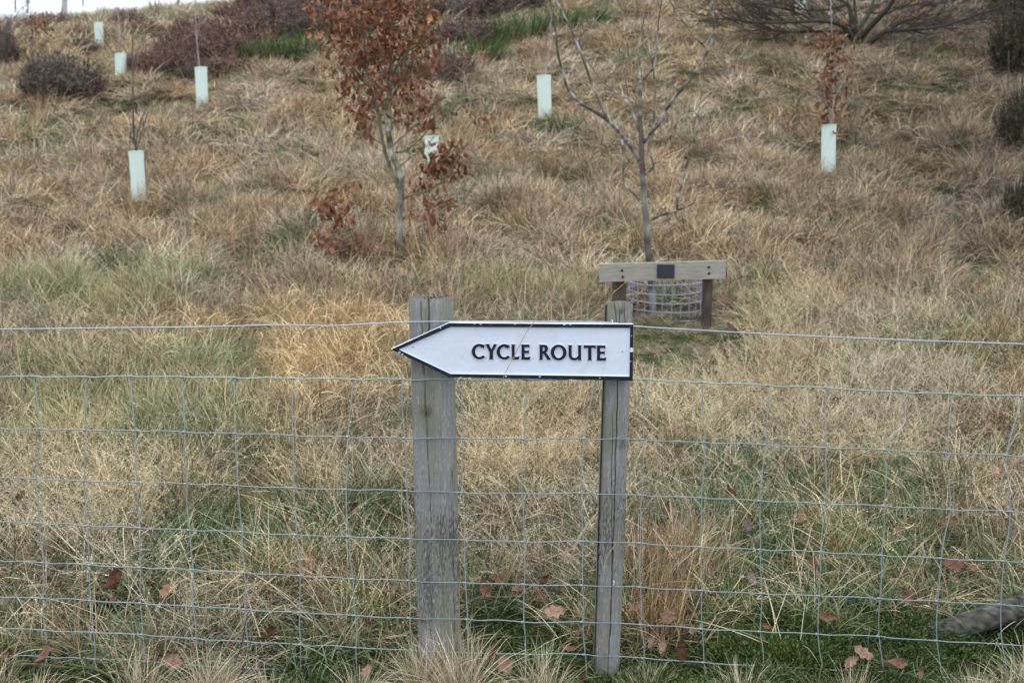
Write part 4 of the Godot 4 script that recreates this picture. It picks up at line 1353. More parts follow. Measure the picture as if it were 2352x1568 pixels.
# ------------------------------------------------------------------ fallen leaves
# x, y, size in pixels, form, tone, where it lies
const LEAVES := """401,1521,50,0,2,large pale pink lobed leaf lying flat at the bottom edge left of the broad post
361,1515,28,2,1,darker curled leaf touching the large pale pink leaf at the bottom edge
101,1507,64,3,0,long rolled tan leaf at the bottom left corner
13,1499,34,2,1,curled brown leaf cut by the left border near the bottom
263,1342,58,2,1,curled chestnut leaf beside the third netting stay from the left
349,1344,32,2,1,small curled leaf left of a big brown leaf at lower left
389,1353,54,0,0,big brown leaf under seed heads at lower left
372,1380,30,1,1,reddish leaf tucked below the big brown leaf at lower left
31,1188,38,0,2,faded pink leaf near the left border between two netting wires
45,1146,34,2,1,dark rust curled leaf near the left border above the faded pink one
120,1182,30,1,0,brown leaf half under pale stalks at far left
109,1258,34,3,2,pale pink leaf sliver in bleached seed heads at far left
132,1347,28,2,1,small dark leaf under bleached stalks at lower left
260,1376,24,1,1,small brown leaf just below the curled chestnut leaf
619,1462,44,2,1,dark brown leaf in shade two stays left of the broad post
527,1482,26,1,1,small dark leaf on the moss at lower left
564,1330,36,3,2,narrow tan leaf standing in straw left of the pink star leaf
708,1300,62,0,2,large pink star-shaped leaf lying on straw left of the broad post
742,1367,36,1,2,pale leaf below the pink star leaf
866,1342,34,1,2,faded pink leaf left of the broad post behind the netting
886,1358,36,1,0,brown leaf pressed against the broad post's left side
877,1482,46,3,1,red curled leaf on dark moss left of the broad post's foot
842,1541,38,0,0,pinkish brown leaf at the bottom edge left of the broad post
844,1429,28,2,1,small red leaf in shade above the red curled leaf
807,1171,36,2,1,dark curled leaf with a pale rim left of the broad post
781,1165,26,1,1,dark leaf beside the pale-rimmed curled leaf
717,1157,28,1,2,pale pink leaf in green blades left of the broad post
896,1190,30,2,1,dark leaf in a hollow just left of the broad post
1148,1322,62,0,0,large brown leaf between the posts, right of the broad one
1115,1354,50,2,0,curled tan leaf below the large brown leaf between the posts
1190,1352,48,1,0,brown leaf right of the curled tan leaf between the posts
1162,1529,56,0,2,pinkish leaf at the bottom edge between the posts
1131,1507,34,2,1,rust leaf above the pinkish leaf at the bottom between the posts
1274,1406,58,0,2,wide pink brown leaf lying flat in the middle between the posts
1241,1367,36,1,1,brown leaf above the wide flat leaf between the posts
1249,1339,30,2,1,small curled rust leaf high between the posts
1305,1490,44,3,0,narrow brown leaf near the narrow post's foot, on its left
1336,1557,30,2,1,dark tan leaf against the narrow post's foot
1459,1395,42,1,0,brown leaf held up in the stalks right of the narrow post
1535,1417,56,0,0,large brown leaf low in the orange stalks right of the narrow post
1499,1465,46,3,2,pale leaf hanging upright in orange stalks, nearer the narrow post
1520,1476,58,3,2,long pale leaf hanging upright in the middle of the orange stalks
1591,1448,36,1,0,brown leaf at the right edge of the orange stalks
1563,1498,52,2,1,dark red curled leaf under the orange stalks
1522,1207,46,2,1,dark brown leaf standing in straw right of the narrow post
1535,1163,34,1,1,brown leaf above the dark standing leaf right of the narrow post
1678,1137,44,2,1,wet dark curled leaf two stays right of the narrow post
1721,1207,40,1,3,purple grey leaf in green grass right of the narrow post
1728,1333,46,1,3,dull purple leaf under pale stalks right of the narrow post
1639,1367,30,2,1,orange brown leaf in the dark hollow right of the orange stalks
1838,1190,52,0,0,brown lobed leaf in wet grass, four netting stays right of the narrow post
1858,1217,30,1,0,small brown leaf hanging below the brown lobed leaf at right
2065,1221,34,1,0,brown leaf on long green blades above the log
2169,1200,52,3,0,long brown leaf near the right border above the log
2191,1297,62,0,1,big dark red brown leaf above the log
2233,1303,42,1,0,lighter brown leaf overlapping the big dark one above the log
2194,1332,30,1,2,small pale leaf just under the big dark leaf above the log
2328,1224,46,1,3,purple brown leaf at the right border
1869,1298,42,1,1,brown leaf on wet blades left of the log
1945,1308,34,1,3,dull purple leaf in wet grass left of the log
2087,1370,48,1,1,brown leaf just above the log's middle
1894,1420,42,2,0,light brown curled leaf at the edge of the green moss
1760,1445,26,2,4,small bright orange leaf on the green moss
1984,1501,52,0,2,pale lobed leaf at the log's lower left end
1953,1521,46,1,2,pale leaf left of the pale lobed leaf by the log
2057,1532,52,2,2,pale curled leaf under the log's lower end
2115,1541,36,3,0,small upright brown leaf under the log
2239,1085,46,0,2,pink star leaf of a pair under the netting's second wire at far right
2284,1082,44,0,2,right-hand pink star leaf of the pair at far right
2094,1017,26,1,2,small pink leaf under the netting's top wires at right
2138,1009,28,0,2,small pink leaf right of the bent stay's foot
2152,899,42,0,2,pale pink leaf on the netting's top wire at right
2281,869,36,3,2,pale leaf near the right border above the netting
1914,933,46,2,1,dark brown curled leaf under the netting's top wire at right
1950,970,30,1,1,dark brown leaf right of the dark curled leaf under the top wire
2099,841,34,1,2,faded pink leaf in pale grass above the netting at right
1317,717,24,0,2,pink leaf above the sign near the narrow post
1233,897,34,0,0,pink brown leaf just below the sign's middle
1252,953,34,2,4,orange leaf below the sign's middle
1266,995,42,0,2,pink leaf under the netting's second wire between the posts
1185,981,24,1,3,dark small leaf left of the pink leaf between the posts
1552,989,40,1,0,brown leaf right of the narrow post under the top netting wire
1350,897,26,1,1,brown leaf left of the narrow post under the sign
1670,818,34,2,1,reddish curled leaf right of the sign below the plain wire
1681,754,36,1,1,red brown leaf by the memorial rail's right post
1660,688,44,0,1,reddish leaf right of the memorial rail
1700,640,26,1,1,small rust leaf right of the memorial rail's end
1190,835,24,1,1,"""

func fallen_leaves() -> void:
	var forms := [leaf_mesh(3, 0.42, 0.16, 0.3, 0.42, 21), leaf_mesh(4, 0.30, 0.28, 0.7, 0.30, 22), leaf_mesh(0, 0.30, 0.85, 1.1, 0.0, 23), leaf_mesh(3, 0.20, 0.5, 0.5, 0.25, 24)]
	var tones := [lin(0.28, 0.155, 0.10), lin(0.14, 0.06, 0.036), lin(0.37, 0.225, 0.165), lin(0.19, 0.14, 0.145), lin(0.42, 0.17, 0.06)]
	var mats := []
	for t in tones:
		for k in 2:
			var m := paint(0.55, 0.15, 0.4)
			var g: float = [0.62, 0.85][k]
			m.albedo_color = Color(t.r * g, t.g * g, t.b * g).linear_to_srgb()
			mats.append(m)
	for line in LEAVES.split("\n"):
		var f := line.split(",", true, 5)
		if f[5] == "":
			continue
		var upright := f[5].contains("upright") or f[5].contains("standing")
		var size_px := float(f[2]) * 0.88
		var lift := 0.115 if float(f[1]) < 1440 else (0.06 if float(f[1]) < 1495 else 0.085)
		var p := G(float(f[0]), float(f[1]), lift)
		var s: float = size_px / F * (EYE - p).length()
		var o := MeshInstance3D.new()
		o.name = numbered("fallen_leaf")
		o.mesh = forms[int(f[3])]
		o.material_override = mats[int(f[4]) * 2 + rg.randi_range(0, 1)]
		add_child(o, true)
		var b := Basis.from_euler(Vector3(rg.randf_range(0.25, 0.7), rg.randf_range(-PI, PI), rg.randf_range(-0.3, 0.3)))
		if upright:
			b = Basis.from_euler(Vector3(1.35, rg.randf_range(-0.4, 0.4), rg.randf_range(-0.2, 0.2)))
		else:   # lying on the slope: tipped towards the valley
			b = Basis(Vector3.RIGHT, rg.randf_range(0.35, 0.8)) * Basis(Vector3.UP, rg.randf_range(-PI, PI)) * Basis(Vector3.FORWARD, rg.randf_range(-0.3, 0.3))
		b = b.scaled(Vector3(s, s, s))
		o.transform = Transform3D(b, p - b * Vector3(0, 0, 0.5))
		leaf_spots.append(Vector3(p.x, s * 0.6, -p.z))
		tag(o, f[5], "leaf", "brown leaves fallen in the grass")
var leaf_spots := []

# ------------------------------------------------------------------ single stalks in front of the sign
func stalks() -> void:
	for l in [["1058,1300 1085,1090 1120,960 1157,865 1190,800 1222,745 1290,672 1390,610", 3.1, "long dry grass stalk slanting across the sign's lettering"], ["1330,800 1361,737 1398,685 1420,663 1481,612", 3.6, "dry grass stalk with narrow seed head above the narrow post"], ["1480,1120 1462,1180 1400,1270 1390,1300", 3.12, "thin orange stalk leaning over the narrow post's face"]]:
		var q := pairs(l[0])
		var at := P(q[0].x, q[0].y, l[1])
		var o := base("grass_stalk", at, l[2], "grass stalk")
		var pts := PackedVector3Array()
		for k in q.size():
			pts.append(P(q[k].x, q[k].y, l[1]) - at)
		if q[0].y > 1290:
			pts.insert(0, Vector3(-0.01, -at.y - 0.05, 0.02))
		var mb := MB.new()
		var line := branch(mb, pts, 0.0010, 0.0005, lin(0.34, 0.215, 0.10), 5, 6, 0.15)
		for k in range(int(line.size() * 0.55), line.size()):
			for m in 3:
				var t := (line[mini(k + 1, line.size() - 1)] - line[k - 1]).normalized()
				var c := line[k] + t * rg.randf_range(-0.012, 0.012)
				var v := (t * 0.9 + Vector3(rg.randf_range(-0.35, 0.35), rg.randf_range(-0.35, 0.35), rg.randf_range(-0.3, 0.3))).normalized()
				var w := v.cross(Vector3(0, 0.2, 1)).normalized() * 0.0006
				mb.quad(c, c + v * 0.004 + w, c + v * rg.randf_range(0.008, 0.013), c + v * 0.004 - w, lin(0.50, 0.35, 0.18))
		part("stem", mb.mesh(M.grass), o)

# ------------------------------------------------------------------ grass
func tuft_mesh(o: Dictionary) -> ArrayMesh:
	var mb := MB.new()
	var r := RandomNumberGenerator.new()
	r.seed = o.seed
	var cols: Array = o.cols
	for k in o.count:
		var a := r.randf() * TAU
		var out := sqrt(r.randf())
		var root: Vector3 = Vector3(cos(a), 0, sin(a)) * out * o.spread
		var g := r.randf_range(0.5, 1.4)
		var c: Color = cols[r.randi() % cols.size()]
		c = Color(c.r * g, c.g * g, c.b * g)
		var low: Color = c.lerp(o.get("low", c), o.get("low_share", 0.0))
		mb.blade(r, root, r.randf() * TAU, r.randf_range(o.lean[0], o.lean[1]), r.randf_range(o.len[0], o.len[1]), o.w * r.randf_range(0.7, 1.25), r.randf_range(o.curl[0], o.curl[1]), o.segs, low, c, o.wob)
	return mb.mesh(o.mat)

func panicle_mesh(seed_at: int, stalks_n: int, spread: float, l0: float, l1: float, open: float, thick: float) -> ArrayMesh:
	var mb := MB.new()
	var r := RandomNumberGenerator.new()
	r.seed = seed_at
	for k in stalks_n:
		var a := r.randf() * TAU
		var root := Vector3(cos(a), 0, sin(a)) * sqrt(r.randf()) * spread
		var az := r.randf() * TAU
		var length := r.randf_range(l0, l1)
		var g := r.randf_range(0.8, 1.2)
		var c := lin(0.50, 0.41, 0.28)
		c = Color(c.r * g, c.g * g, c.b * g)
		var dir := Vector3(cos(az) * 0.45, 1.0, sin(az) * 0.45).normalized()
		var p := root
		var segs := 7
		for i in segs:
			var nx := p + dir * length / segs
			var s := dir.cross(Vector3(r.randf_range(-1, 1), 0, r.randf_range(-1, 1))).normalized() * thick * 0.5
			mb.quad(p - s, p + s, nx + s * 0.8, nx - s * 0.8, c)
			if i >= 4:
				for m in 4:
					var b := p.lerp(nx, r.randf())
					var o := (Vector3(r.randf_range(-1, 1), r.randf_range(-0.3, 0.8), r.randf_range(-1, 1)).normalized() * open + dir * 0.6).normalized()
					var l := r.randf_range(0.02, 0.055) * (1.3 - (i - 4) * 0.22)
					var e := b + o * l
					var s2 := o.cross(dir).normalized() * thick * 0.22
					mb.tri(b - s2, b + s2, e, c)
					for q in 2:
						var t := b.lerp(e, r.randf_range(0.45, 1.0)) + Vector3(r.randf_range(-1, 1), r.randf_range(-1, 1), r.randf_range(-1, 1)) * 0.004
						var v := (o + Vector3(r.randf_range(-0.7, 0.7), r.randf_range(-0.7, 0.7), r.randf_range(-0.7, 0.7))).normalized()
						var w := v.cross(Vector3(r.randf_range(-1, 1), 1, 0.3)).normalized() * thick * 0.55
						mb.quad(t, t + v * 0.0022 + w, t + v * 0.0055, t + v * 0.0022 - w, lin(0.62, 0.53, 0.39) * r.randf_range(0.8, 1.2))
			p = nx
			dir = (dir + Vector3(r.randf_range(-0.06, 0.06) + cos(az) * 0.06, -0.05, r.randf_range(-0.06, 0.06) + sin(az) * 0.06)).normalized()
	return mb.mesh(M.grass)

func moss_mesh(seed_at: int) -> ArrayMesh:
	var mb := MB.new()
	var r := RandomNumberGenerator.new()
	r.seed = seed_at
	for k in 300:
		var a := r.randf() * TAU
		var out := sqrt(r.randf())
		var p := Vector3(cos(a) * out * 0.07, 0.004 + 0.022 * (1.0 - out * out) * r.randf(), sin(a) * out * 0.07)
		var v := Vector3(cos(a) * out + r.randf_range(-0.7, 0.7), r.randf_range(0.2, 1.1), sin(a) * out + r.randf_range(-0.7, 0.7)).normalized()
		var w := v.cross(Vector3(r.randf_range(-1, 1), 0.3, r.randf_range(-1, 1))).normalized() * r.randf_range(0.0016, 0.0032)
		var l := r.randf_range(0.006, 0.014)
		var g := r.randf_range(0.5, 1.4)
		mb.quad(p, p + v * l * 0.5 + w, p + v * l, p + v * l * 0.5 - w, Color(0.058 * g, 0.09 * g, 0.026 * g))
	return mb.mesh(M.green)

var beds := {}

func plant(kind: String, at: Vector3, scale_by: float, lean_x: float, lean_z: float, tall: float, col: Color) -> void:
	if not beds.has(kind):
		beds[kind] = [[], []]
	var b := Basis(Vector3.RIGHT, lean_z) * Basis(Vector3.FORWARD, lean_x) * Basis(Vector3.UP, rg.randf() * TAU)
	b = b * Basis.from_scale(Vector3(scale_by, scale_by * tall, scale_by))
	beds[kind][0].append(Transform3D(b, at))
	beds[kind][1].append(col)

# how strongly a patch, given as x, y, half width, half height in the photograph's pixels, covers a place
func patch(s: Vector2, x: float, y: float, w: float, h: float) -> float:
	var q := Vector2((s.x - x) / w, (s.y - y) / h).length()
	return 1.0 - smoothstep(0.55, 1.1, q)

func grasses() -> void:
	var straw := [lin(0.51, 0.395, 0.285), lin(0.39, 0.28, 0.19), lin(0.68, 0.575, 0.45), lin(0.20, 0.14, 0.098), lin(0.48, 0.39, 0.295), lin(0.31, 0.265, 0.175), lin(0.12, 0.09, 0.065), lin(0.27, 0.175, 0.115)]
	var gold := [lin(0.68, 0.525, 0.335), lin(0.56, 0.41, 0.25), lin(0.80, 0.66, 0.45), lin(0.38, 0.265, 0.15), lin(0.22, 0.15, 0.085)]
	var rust := [lin(0.42, 0.285, 0.175), lin(0.27, 0.17, 0.105), lin(0.56, 0.43, 0.29), lin(0.40, 0.29, 0.18), lin(0.17, 0.11, 0.07)]
	var green := [lin(0.095, 0.135, 0.05), lin(0.13, 0.18, 0.07), lin(0.065, 0.10, 0.042), lin(0.18, 0.215, 0.09), lin(0.12, 0.17, 0.10), lin(0.34, 0.32, 0.19), lin(0.05, 0.075, 0.035)]
	var sage := [lin(0.28, 0.28, 0.155), lin(0.38, 0.355, 0.215), lin(0.17, 0.195, 0.09), lin(0.50, 0.46, 0.32), lin(0.10, 0.12, 0.06)]
	var bleach := [lin(0.58, 0.495, 0.365), lin(0.67, 0.59, 0.45), lin(0.46, 0.375, 0.26), lin(0.54, 0.44, 0.31)]
	var kinds := {
		"fine_dry": {"mesh": tuft_mesh({"seed": 1, "count": 80, "spread": 0.10, "len": [0.08, 0.27], "w": 0.0033, "lean": [0.3, 1.5], "curl": [0.4, 2.2], "segs": 6, "wob": 0.16, "cols": straw, "mat": M.grass}), "name": "dry_grass", "label": "tangled fine straw-coloured dry grass covering the bank behind the fence"},
		"sage": {"mesh": tuft_mesh({"seed": 2, "count": 100, "spread": 0.09, "len": [0.10, 0.26], "w": 0.0026, "lean": [0.2, 1.3], "curl": [0.6, 2.2], "segs": 6, "wob": 0.10, "cols": sage, "mat": M.grass}), "name": "pale_green_grass", "label": "fine hair-like pale green grass in soft tussocks at mid left"},
		"green": {"mesh": tuft_mesh({"seed": 3, "count": 70, "spread": 0.08, "len": [0.05, 0.17], "w": 0.0038, "lean": [0.2, 1.3], "curl": [0.4, 1.8], "segs": 5, "wob": 0.10, "cols": green, "mat": M.green}), "name": "green_grass", "label": "fresh green grass blades growing through the straw"},
		"gold": {"mesh": tuft_mesh({"seed": 4, "count": 110, "spread": 0.08, "len": [0.08, 0.22], "w": 0.0036, "lean": [0.1, 1.2], "curl": [1.0, 3.6], "segs": 7, "wob": 0.2, "cols": gold, "mat": M.grass}), "name": "golden_grass", "label": "dense golden curled grass in a mound left of the sign's point"},
		"stems": {"mesh": tuft_mesh({"seed": 5, "count": 46, "spread": 0.07, "len": [0.12, 0.34], "w": 0.0026, "lean": [0.0, 0.6], "curl": [0.0, 1.3], "segs": 6, "wob": 0.09, "cols": rust, "mat": M.grass}), "name": "orange_stem_grass", "label": "upright orange brown dead grass stems beside the narrow post"},
		"long": {"mesh": tuft_mesh({"seed": 6, "count": 34, "spread": 0.08, "len": [0.15, 0.42], "w": 0.0031, "lean": [0.6, 1.6], "curl": [0.2, 1.3], "segs": 7, "wob": 0.05, "cols": bleach, "mat": M.grass}), "name": "long_pale_grass", "label": "long bleached grass blades arching over the moss along the fence foot"},
		"far_dry": {"mesh": tuft_mesh({"seed": 7, "count": 80, "spread": 0.16, "len": [0.08, 0.27], "w": 0.0046, "lean": [0.2, 1.4], "curl": [0.5, 2.4], "segs": 5, "wob": 0.15, "cols": straw + [rust[2], gold[0]], "mat": M.grass}), "name": "hillside_grass", "label": "tan dry grass covering the hillside around the tree tubes"},
		"far_green": {"mesh": tuft_mesh({"seed": 8, "count": 60, "spread": 0.14, "len": [0.06, 0.19], "w": 0.0050, "lean": [0.2, 1.3], "curl": [0.4, 1.8], "segs": 4, "wob": 0.10, "cols": green + [sage[2], sage[0]], "mat": M.green}), "name": "hillside_green_grass", "label": "dull green patches of grass among the tan grass of the hillside"},
		"mid_dry": {"mesh": tuft_mesh({"seed": 11, "count": 70, "spread": 0.12, "len": [0.08, 0.28], "w": 0.0043, "lean": [0.2, 1.5], "curl": [0.4, 2.4], "segs": 5, "wob": 0.16, "cols": straw, "mat": M.grass}), "name": "bank_grass", "label": "tan and bleached dry grass between the netting and the oak"},
		"clump": {"mesh": tuft_mesh({"seed": 12, "count": 150, "spread": 0.05, "len": [0.14, 0.36], "w": 0.0026, "lean": [0.0, 1.1], "curl": [0.3, 1.5], "segs": 7, "wob": 0.04, "cols": [bleach[0], bleach[1], sage[1], bleach[3], sage[0]], "mat": M.grass}), "name": "arching_grass_clump", "label": "pale arching grass clumps in front of the netting at the bottom edge"},
		"panicle": {"mesh": panicle_mesh(9, 8, 0.08, 0.22, 0.42, 1.1, 0.0022), "name": "seed_head_grass", "label": "pale feathery grass seed heads on hair-thin stalks behind the netting"},
		"moss": {"mesh": moss_mesh(10), "name": "moss_ground_cover", "label": "dark green moss carpeting the ground along the fence foot"},
	}
	var rows := [   # from, to, clumps per square metre
		[2.35, 3.2, 260.0], [3.2, 5.2, 430.0], [5.2, 8.5, 300.0], [8.5, 13.0, 120.0], [13.0, 20.0, 60.0], [20.0, 38.0, 22.0]]
	for row in rows:
		var d0: float = row[0]
		var d1: float = row[1]
		var half: float = 0.9 + d1 * 0.72
		var count := int((d1 - d0) * half * 2.0 * row[2])
		for i in count:
			var d := lerpf(d0, d1, rg.randf())
			var x := rg.randf_range(-half, half)
			if absf(x) > 0.9 + d * 0.72 or absf(x) > 0.7 + d * 0.5 and rg.randf() < 0.45:
				continue
			var p := soil(x, d)
			var s := screen(p)
			one_clump(p, d, x, s)
	for q in [[990, 1590, 0.85], [1045, 1600, 1.0], [1095, 1585, 0.9], [965, 1575, 0.6], [320, 1600, 0.75], [470, 1610, 0.8], [540, 1600, 0.6], [70, 1620, 0.6], [0, 1600, 0.6], [650, 1610, 0.5], [2290, 1620, 0.7], [2350, 1600, 0.8], [2210, 1640, 0.6], [1240, 1610, 0.8], [1460, 1600, 0.45], [1500, 1590, 0.4], [800, 1610, 0.6], [1700, 1620, 0.6], [1950, 1620, 0.6]]:
		var p := G(q[0], q[1])
		for i in 2:
			plant("clump", p + Vector3(rg.randf_range(-0.04, 0.04), -0.01, rg.randf_range(-0.03, 0.03)), q[2] * rg.randf_range(0.75, 1.0), rg.randf_range(-0.3, 0.3), rg.randf_range(-0.1, 0.2), 0.85, Color(1, 1, 1))
	for k in kinds:
		if not beds.has(k):
			continue
		var o := many(kinds[k].name, kinds[k].mesh, beds[k][0], beds[k][1], self)
		tag(o, kinds[k].label, "grass" if k != "moss" else "moss", "", "stuff")
		print(k, " ", beds[k][0].size())

func one_clump(p: Vector3, d: float, x: float, s: Vector2) -> void:
	var n1 := n_c.get_noise_2d(x * 0.55 + 5.0, d * 0.55)      # broad drift of greens and straws
	var n2 := n_c.get_noise_2d(x * 1.7 + 50.0, d * 1.7)       # clumps
	var n3 := n_b.get_noise_2d(x * 2.6 - 20.0, d * 2.6)
	var k := rg.randf_range(0.85, 1.25) * (1.0 + 0.25 * n3)
	var warm := n_c.get_noise_2d(x * 0.9 - 70.0, d * 0.9)
	var tone := Color(k * (0.98 + 0.10 * warm), k, k * (0.955 - 0.15 * warm))
	var lx := rg.randf_range(-0.25, 0.25) + 0.3 * n1
	var lz := rg.randf_range(-0.15, 0.35)
	var u := rg.randf()
	var ls := leaf_spots
	if d < 8.5:
		for q in ls:
			var dx: float = x - q.x
			var dd: float = q.z - d
			if absf(dx) < q.y * 0.8 and dd > -0.03 and dd < 0.17 and rg.randf() < 0.72:
				plant("moss" if d < 4.2 else "mid_dry", p, rg.randf_range(0.4, 0.7) if d > 4.2 else 1.2, 0, 0.1, 0.5 if d > 4.2 else 1.0, tone)
				return
	if d > 8.5:
		var big := 1.0 if d < 13.0 else (1.35 if d < 20.0 else 2.1)
		var hump := n_a.get_noise_2d(x * 1.1, d * 1.1) + 0.6 * n_b.get_noise_2d(x * 2.6, d * 2.6)
		var g := clampf(0.27 + n1 * 0.75 + n2 * 0.4 - hump * 0.35, 0.03, 0.9)
		# straw turns greyer and greener towards the hilltop
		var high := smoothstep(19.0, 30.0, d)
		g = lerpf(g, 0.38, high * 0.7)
		if hump < -0.25 and rg.randf() < 0.45:
			plant("far_green", p, big * rg.randf_range(0.8, 1.1), lx, lz, 0.35, tone * 0.9)
			return
		var grey := smoothstep(0.0, 0.4, n_c.get_noise_2d(x * 0.45 + 9.0, d * 0.6 - 30.0))
		var t := tone.lerp(Color(k * 1.05, k * 1.14, k * 1.3), grey * 0.6)
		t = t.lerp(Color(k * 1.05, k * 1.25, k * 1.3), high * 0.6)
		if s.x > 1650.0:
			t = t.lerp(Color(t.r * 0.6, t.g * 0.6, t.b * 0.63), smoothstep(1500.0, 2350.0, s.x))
		var tall := rg.randf_range(0.5, 1.0) * (1.0 + 0.5 * hump) * (0.62 if d > 14.0 else 0.95)
		for q in [[228.5, 109.0], [276.0, 186.0], [464.0, 244.0], [320.0, 475.0], [989.0, 392.0], [1251.7, 274.0], [1902.6, 400.0], [921.0, 622.0]]:
			if absf(s.x - q[0]) < 30.0 and s.y > q[1] - 8.0 and s.y < q[1] + 55.0:   # nibbled round the stems and tubes
				tall *= 0.4
		var dead := smoothstep(0.12, 0.4, n_c.get_noise_2d(x * 0.8 + 90.0, d * 0.8))
		t = t.lerp(Color(t.r * 0.72, t.g * 0.60, t.b * 0.52), dead * 0.75)
		if rg.randf() < 0.03 and d < 20.0:
			plant("stems", p, rg.randf_range(1.0, 1.6), lx * 0.3, lz, 1.0, t)
		if rg.randf() < 0.07 and d < 17.0 and tall > 0.4:
			plant("long", p, rg.randf_range(0.9, 1.4), lx, lz, 0.9, t)
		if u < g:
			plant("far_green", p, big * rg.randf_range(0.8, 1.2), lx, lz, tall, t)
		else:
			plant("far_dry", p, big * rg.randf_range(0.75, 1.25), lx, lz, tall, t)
		return
	# near and middle ground
	if patch(s, 1530.0, 815.0, 230.0, 120.0) > 0.15:
		if rg.randf() < 0.12:
			return
		plant("fine_dry" if rg.randf() < 0.65 else "green", p, rg.randf_range(0.35, 0.6), lx, lz, 0.45, tone)
		return
	if n3 < -0.3 and rg.randf() < 0.4:
		plant("green", p, rg.randf_range(0.7, 1.0), lx, lz, 0.5, tone * 0.8)
		return
	var moss := 0.0
	for q in [[1800.0, 1500.0, 190.0, 90.0], [1180.0, 1470.0, 170.0, 80.0], [700.0, 1520.0, 190.0, 80.0], [260.0, 1440.0, 190.0, 70.0], [1500.0, 1560.0, 900.0, 60.0], [400.0, 1580.0, 700.0, 60.0]]:
		moss = maxf(moss, patch(s, q[0], q[1], q[2], q[3]))
	var golden := maxf(patch(s, 780, 860, 190, 150), patch(s, 720, 760, 170, 60) * 0.35)
	golden = maxf(golden, patch(s, 330, 800, 240, 60) * 0.35)
	var orange := patch(s, 1530, 1420, 95, 150)
	var heads := maxf(patch(s, 1220, 1020, 190, 190), patch(s, 1600, 900, 260, 170))
	heads = maxf(heads, maxf(patch(s, 150, 1200, 230, 170), patch(s, 1960, 1000, 320, 150) * 0.7))
	heads = maxf(heads, maxf(patch(s, 1830, 780, 420, 90) * 0.6, patch(s, 390, 1400, 200, 80) * 0.5))
	var soft := maxf(patch(s, 330, 960, 420, 170), maxf(patch(s, 170, 650, 330, 130), patch(s, 1230, 660, 170, 70)))
	soft = maxf(soft, maxf(patch(s, 470, 560, 200, 110) * 0.7, patch(s, 1640, 500, 90, 60)))
	var fresh := maxf(patch(s, 620, 1210, 380, 150), patch(s, 1240, 1290, 140, 110))
	fresh = maxf(fresh, maxf(patch(s, 1880, 1230, 360, 190), patch(s, 1760, 720, 110, 80)))
	fresh = maxf(fresh, maxf(patch(s, 540, 890, 80, 120), patch(s, 1200, 960, 120, 70) * 0.6))
	if d < 3.62 and s.x > 1935.0 and s.y > 1395.0 and rg.randf() < 0.92:
		for i in 2:
			plant("moss", p + Vector3(rg.randf_range(-0.05, 0.05), 0, rg.randf_range(-0.05, 0.05)), rg.randf_range(0.9, 1.4), 0, 0.1, 1.0, tone)
		if rg.randf() < 0.12:
			plant("green", p, rg.randf_range(0.4, 0.6), lx, lz, 0.6, tone)
		return
	var front := 1.0 - smoothstep(3.05, 3.3, d)
	if front > 0.0:
		plant("moss", p, rg.randf_range(0.9, 1.5), 0, 0.1, 1.0, tone)
		if u < 0.2:
			plant("green", p, rg.randf_range(0.4, 0.75), lx, lz, 0.7, tone)
		elif u < 0.34:
			plant("long", p, rg.randf_range(0.35, 0.6), lx, lz, 0.6, tone)
		elif u < 0.37 and d > 2.8:
			plant("panicle", p, rg.randf_range(0.3, 0.5), lx, lz, 0.8, tone)
		return
	if d < 4.4 and rg.randf() < 0.5:
		plant("moss", p, rg.randf_range(0.9, 1.4), 0, 0.1, 1.0, tone)
	var mound := patch(s, 1810.0, 1505.0, 190.0, 85.0)
	if mound > 0.25 and d < 3.7:
		for i in 2:
			plant("moss", p + Vector3(rg.randf_range(-0.05, 0.05), 0.02 * mound, rg.randf_range(-0.05, 0.05)), rg.randf_range(0.9, 1.5), 0, 0.1, 1.2, Color(k * 1.25, k * 1.25, k * 1.1))
		if rg.randf() > 0.12:
			return
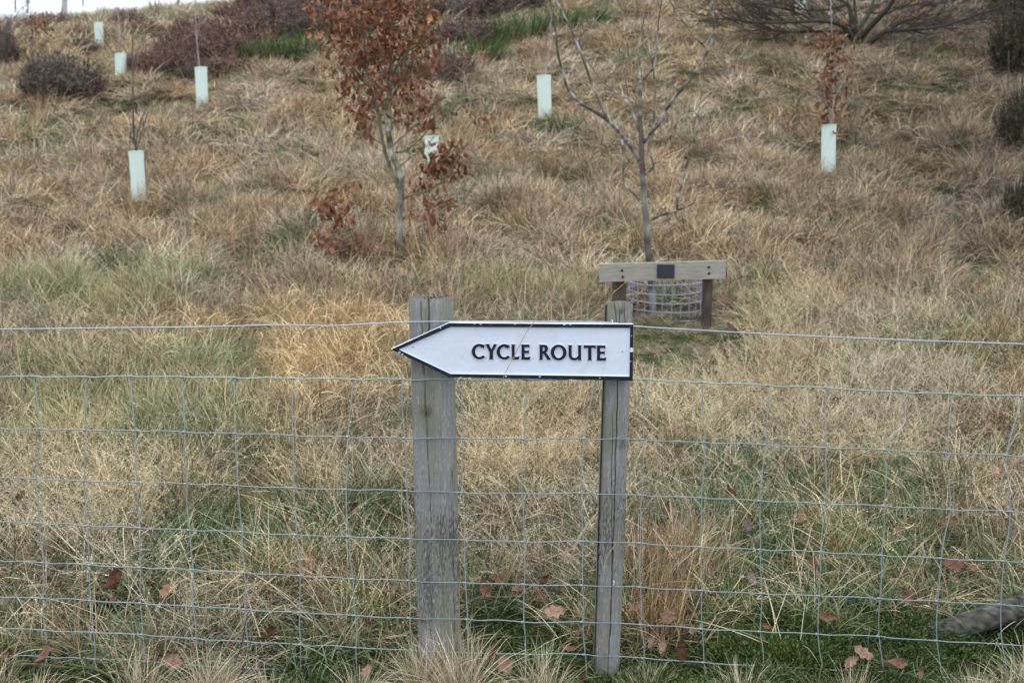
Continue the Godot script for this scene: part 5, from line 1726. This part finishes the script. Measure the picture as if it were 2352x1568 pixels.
	if moss > 0.0 and u < moss * 0.7:
		plant("moss", p, rg.randf_range(0.9, 1.5), 0, 0.1, 1.0, tone)
		if rg.randf() < 0.06:
			plant("long", p, rg.randf_range(0.4, 0.8), lx, lz, 0.6, tone)
		elif rg.randf() < 0.1:
			plant("green", p, rg.randf_range(0.5, 0.8), lx, lz, 0.8, tone)
		return
	u = rg.randf()
	if u < golden * 0.62:
		plant("gold", p + Vector3(0, 0.05 * golden, 0), rg.randf_range(0.9, 1.35), lx, 0.25, rg.randf_range(0.9, 1.4), tone)
		return
	if u < orange * 0.5:
		plant("stems", p, rg.randf_range(0.7, 1.1), lx * 0.4, 0.05, rg.randf_range(0.8, 1.1), tone)
		return
	u = rg.randf()
	if u < heads * 0.42:
		plant("panicle", p, rg.randf_range(0.75, 1.15), lx * 1.3, lz, rg.randf_range(0.7, 1.1), tone)
		return
	if rg.randf() < 0.03:
		plant("panicle", p, rg.randf_range(0.8, 1.2), lx * 1.3, lz, rg.randf_range(0.8, 1.2), tone)
	u = rg.randf()
	if u < soft * 0.55:
		plant("sage", p, rg.randf_range(0.8, 1.3), lx, lz, rg.randf_range(0.7, 1.1), tone)
		return
	var g := clampf(0.44 + n1 * 0.4 + n2 * 0.4 + fresh * 0.2 - smoothstep(5.0, 8.0, d) * 0.05, 0.05, 0.85)
	u = rg.randf()
	if u < g:
		plant("green", p, rg.randf_range(0.7, 1.25), lx, lz, rg.randf_range(0.7, 1.2), tone)
	elif u < g + 0.19:
		plant("long", p, rg.randf_range(0.5, 1.0), lx, lz, rg.randf_range(0.6, 1.0), tone)
	elif u < g + 0.23:
		plant("stems", p, rg.randf_range(0.6, 1.0), lx, lz, rg.randf_range(0.7, 1.0), tone)
	elif u < g + 0.25:
		plant("gold", p, rg.randf_range(0.7, 1.1), lx, lz, rg.randf_range(0.7, 1.1), tone)
	else:
		plant("fine_dry" if d < 5.2 else "mid_dry", p, rg.randf_range(0.75, 1.25), lx, lz, rg.randf_range(0.6, 1.1), tone)
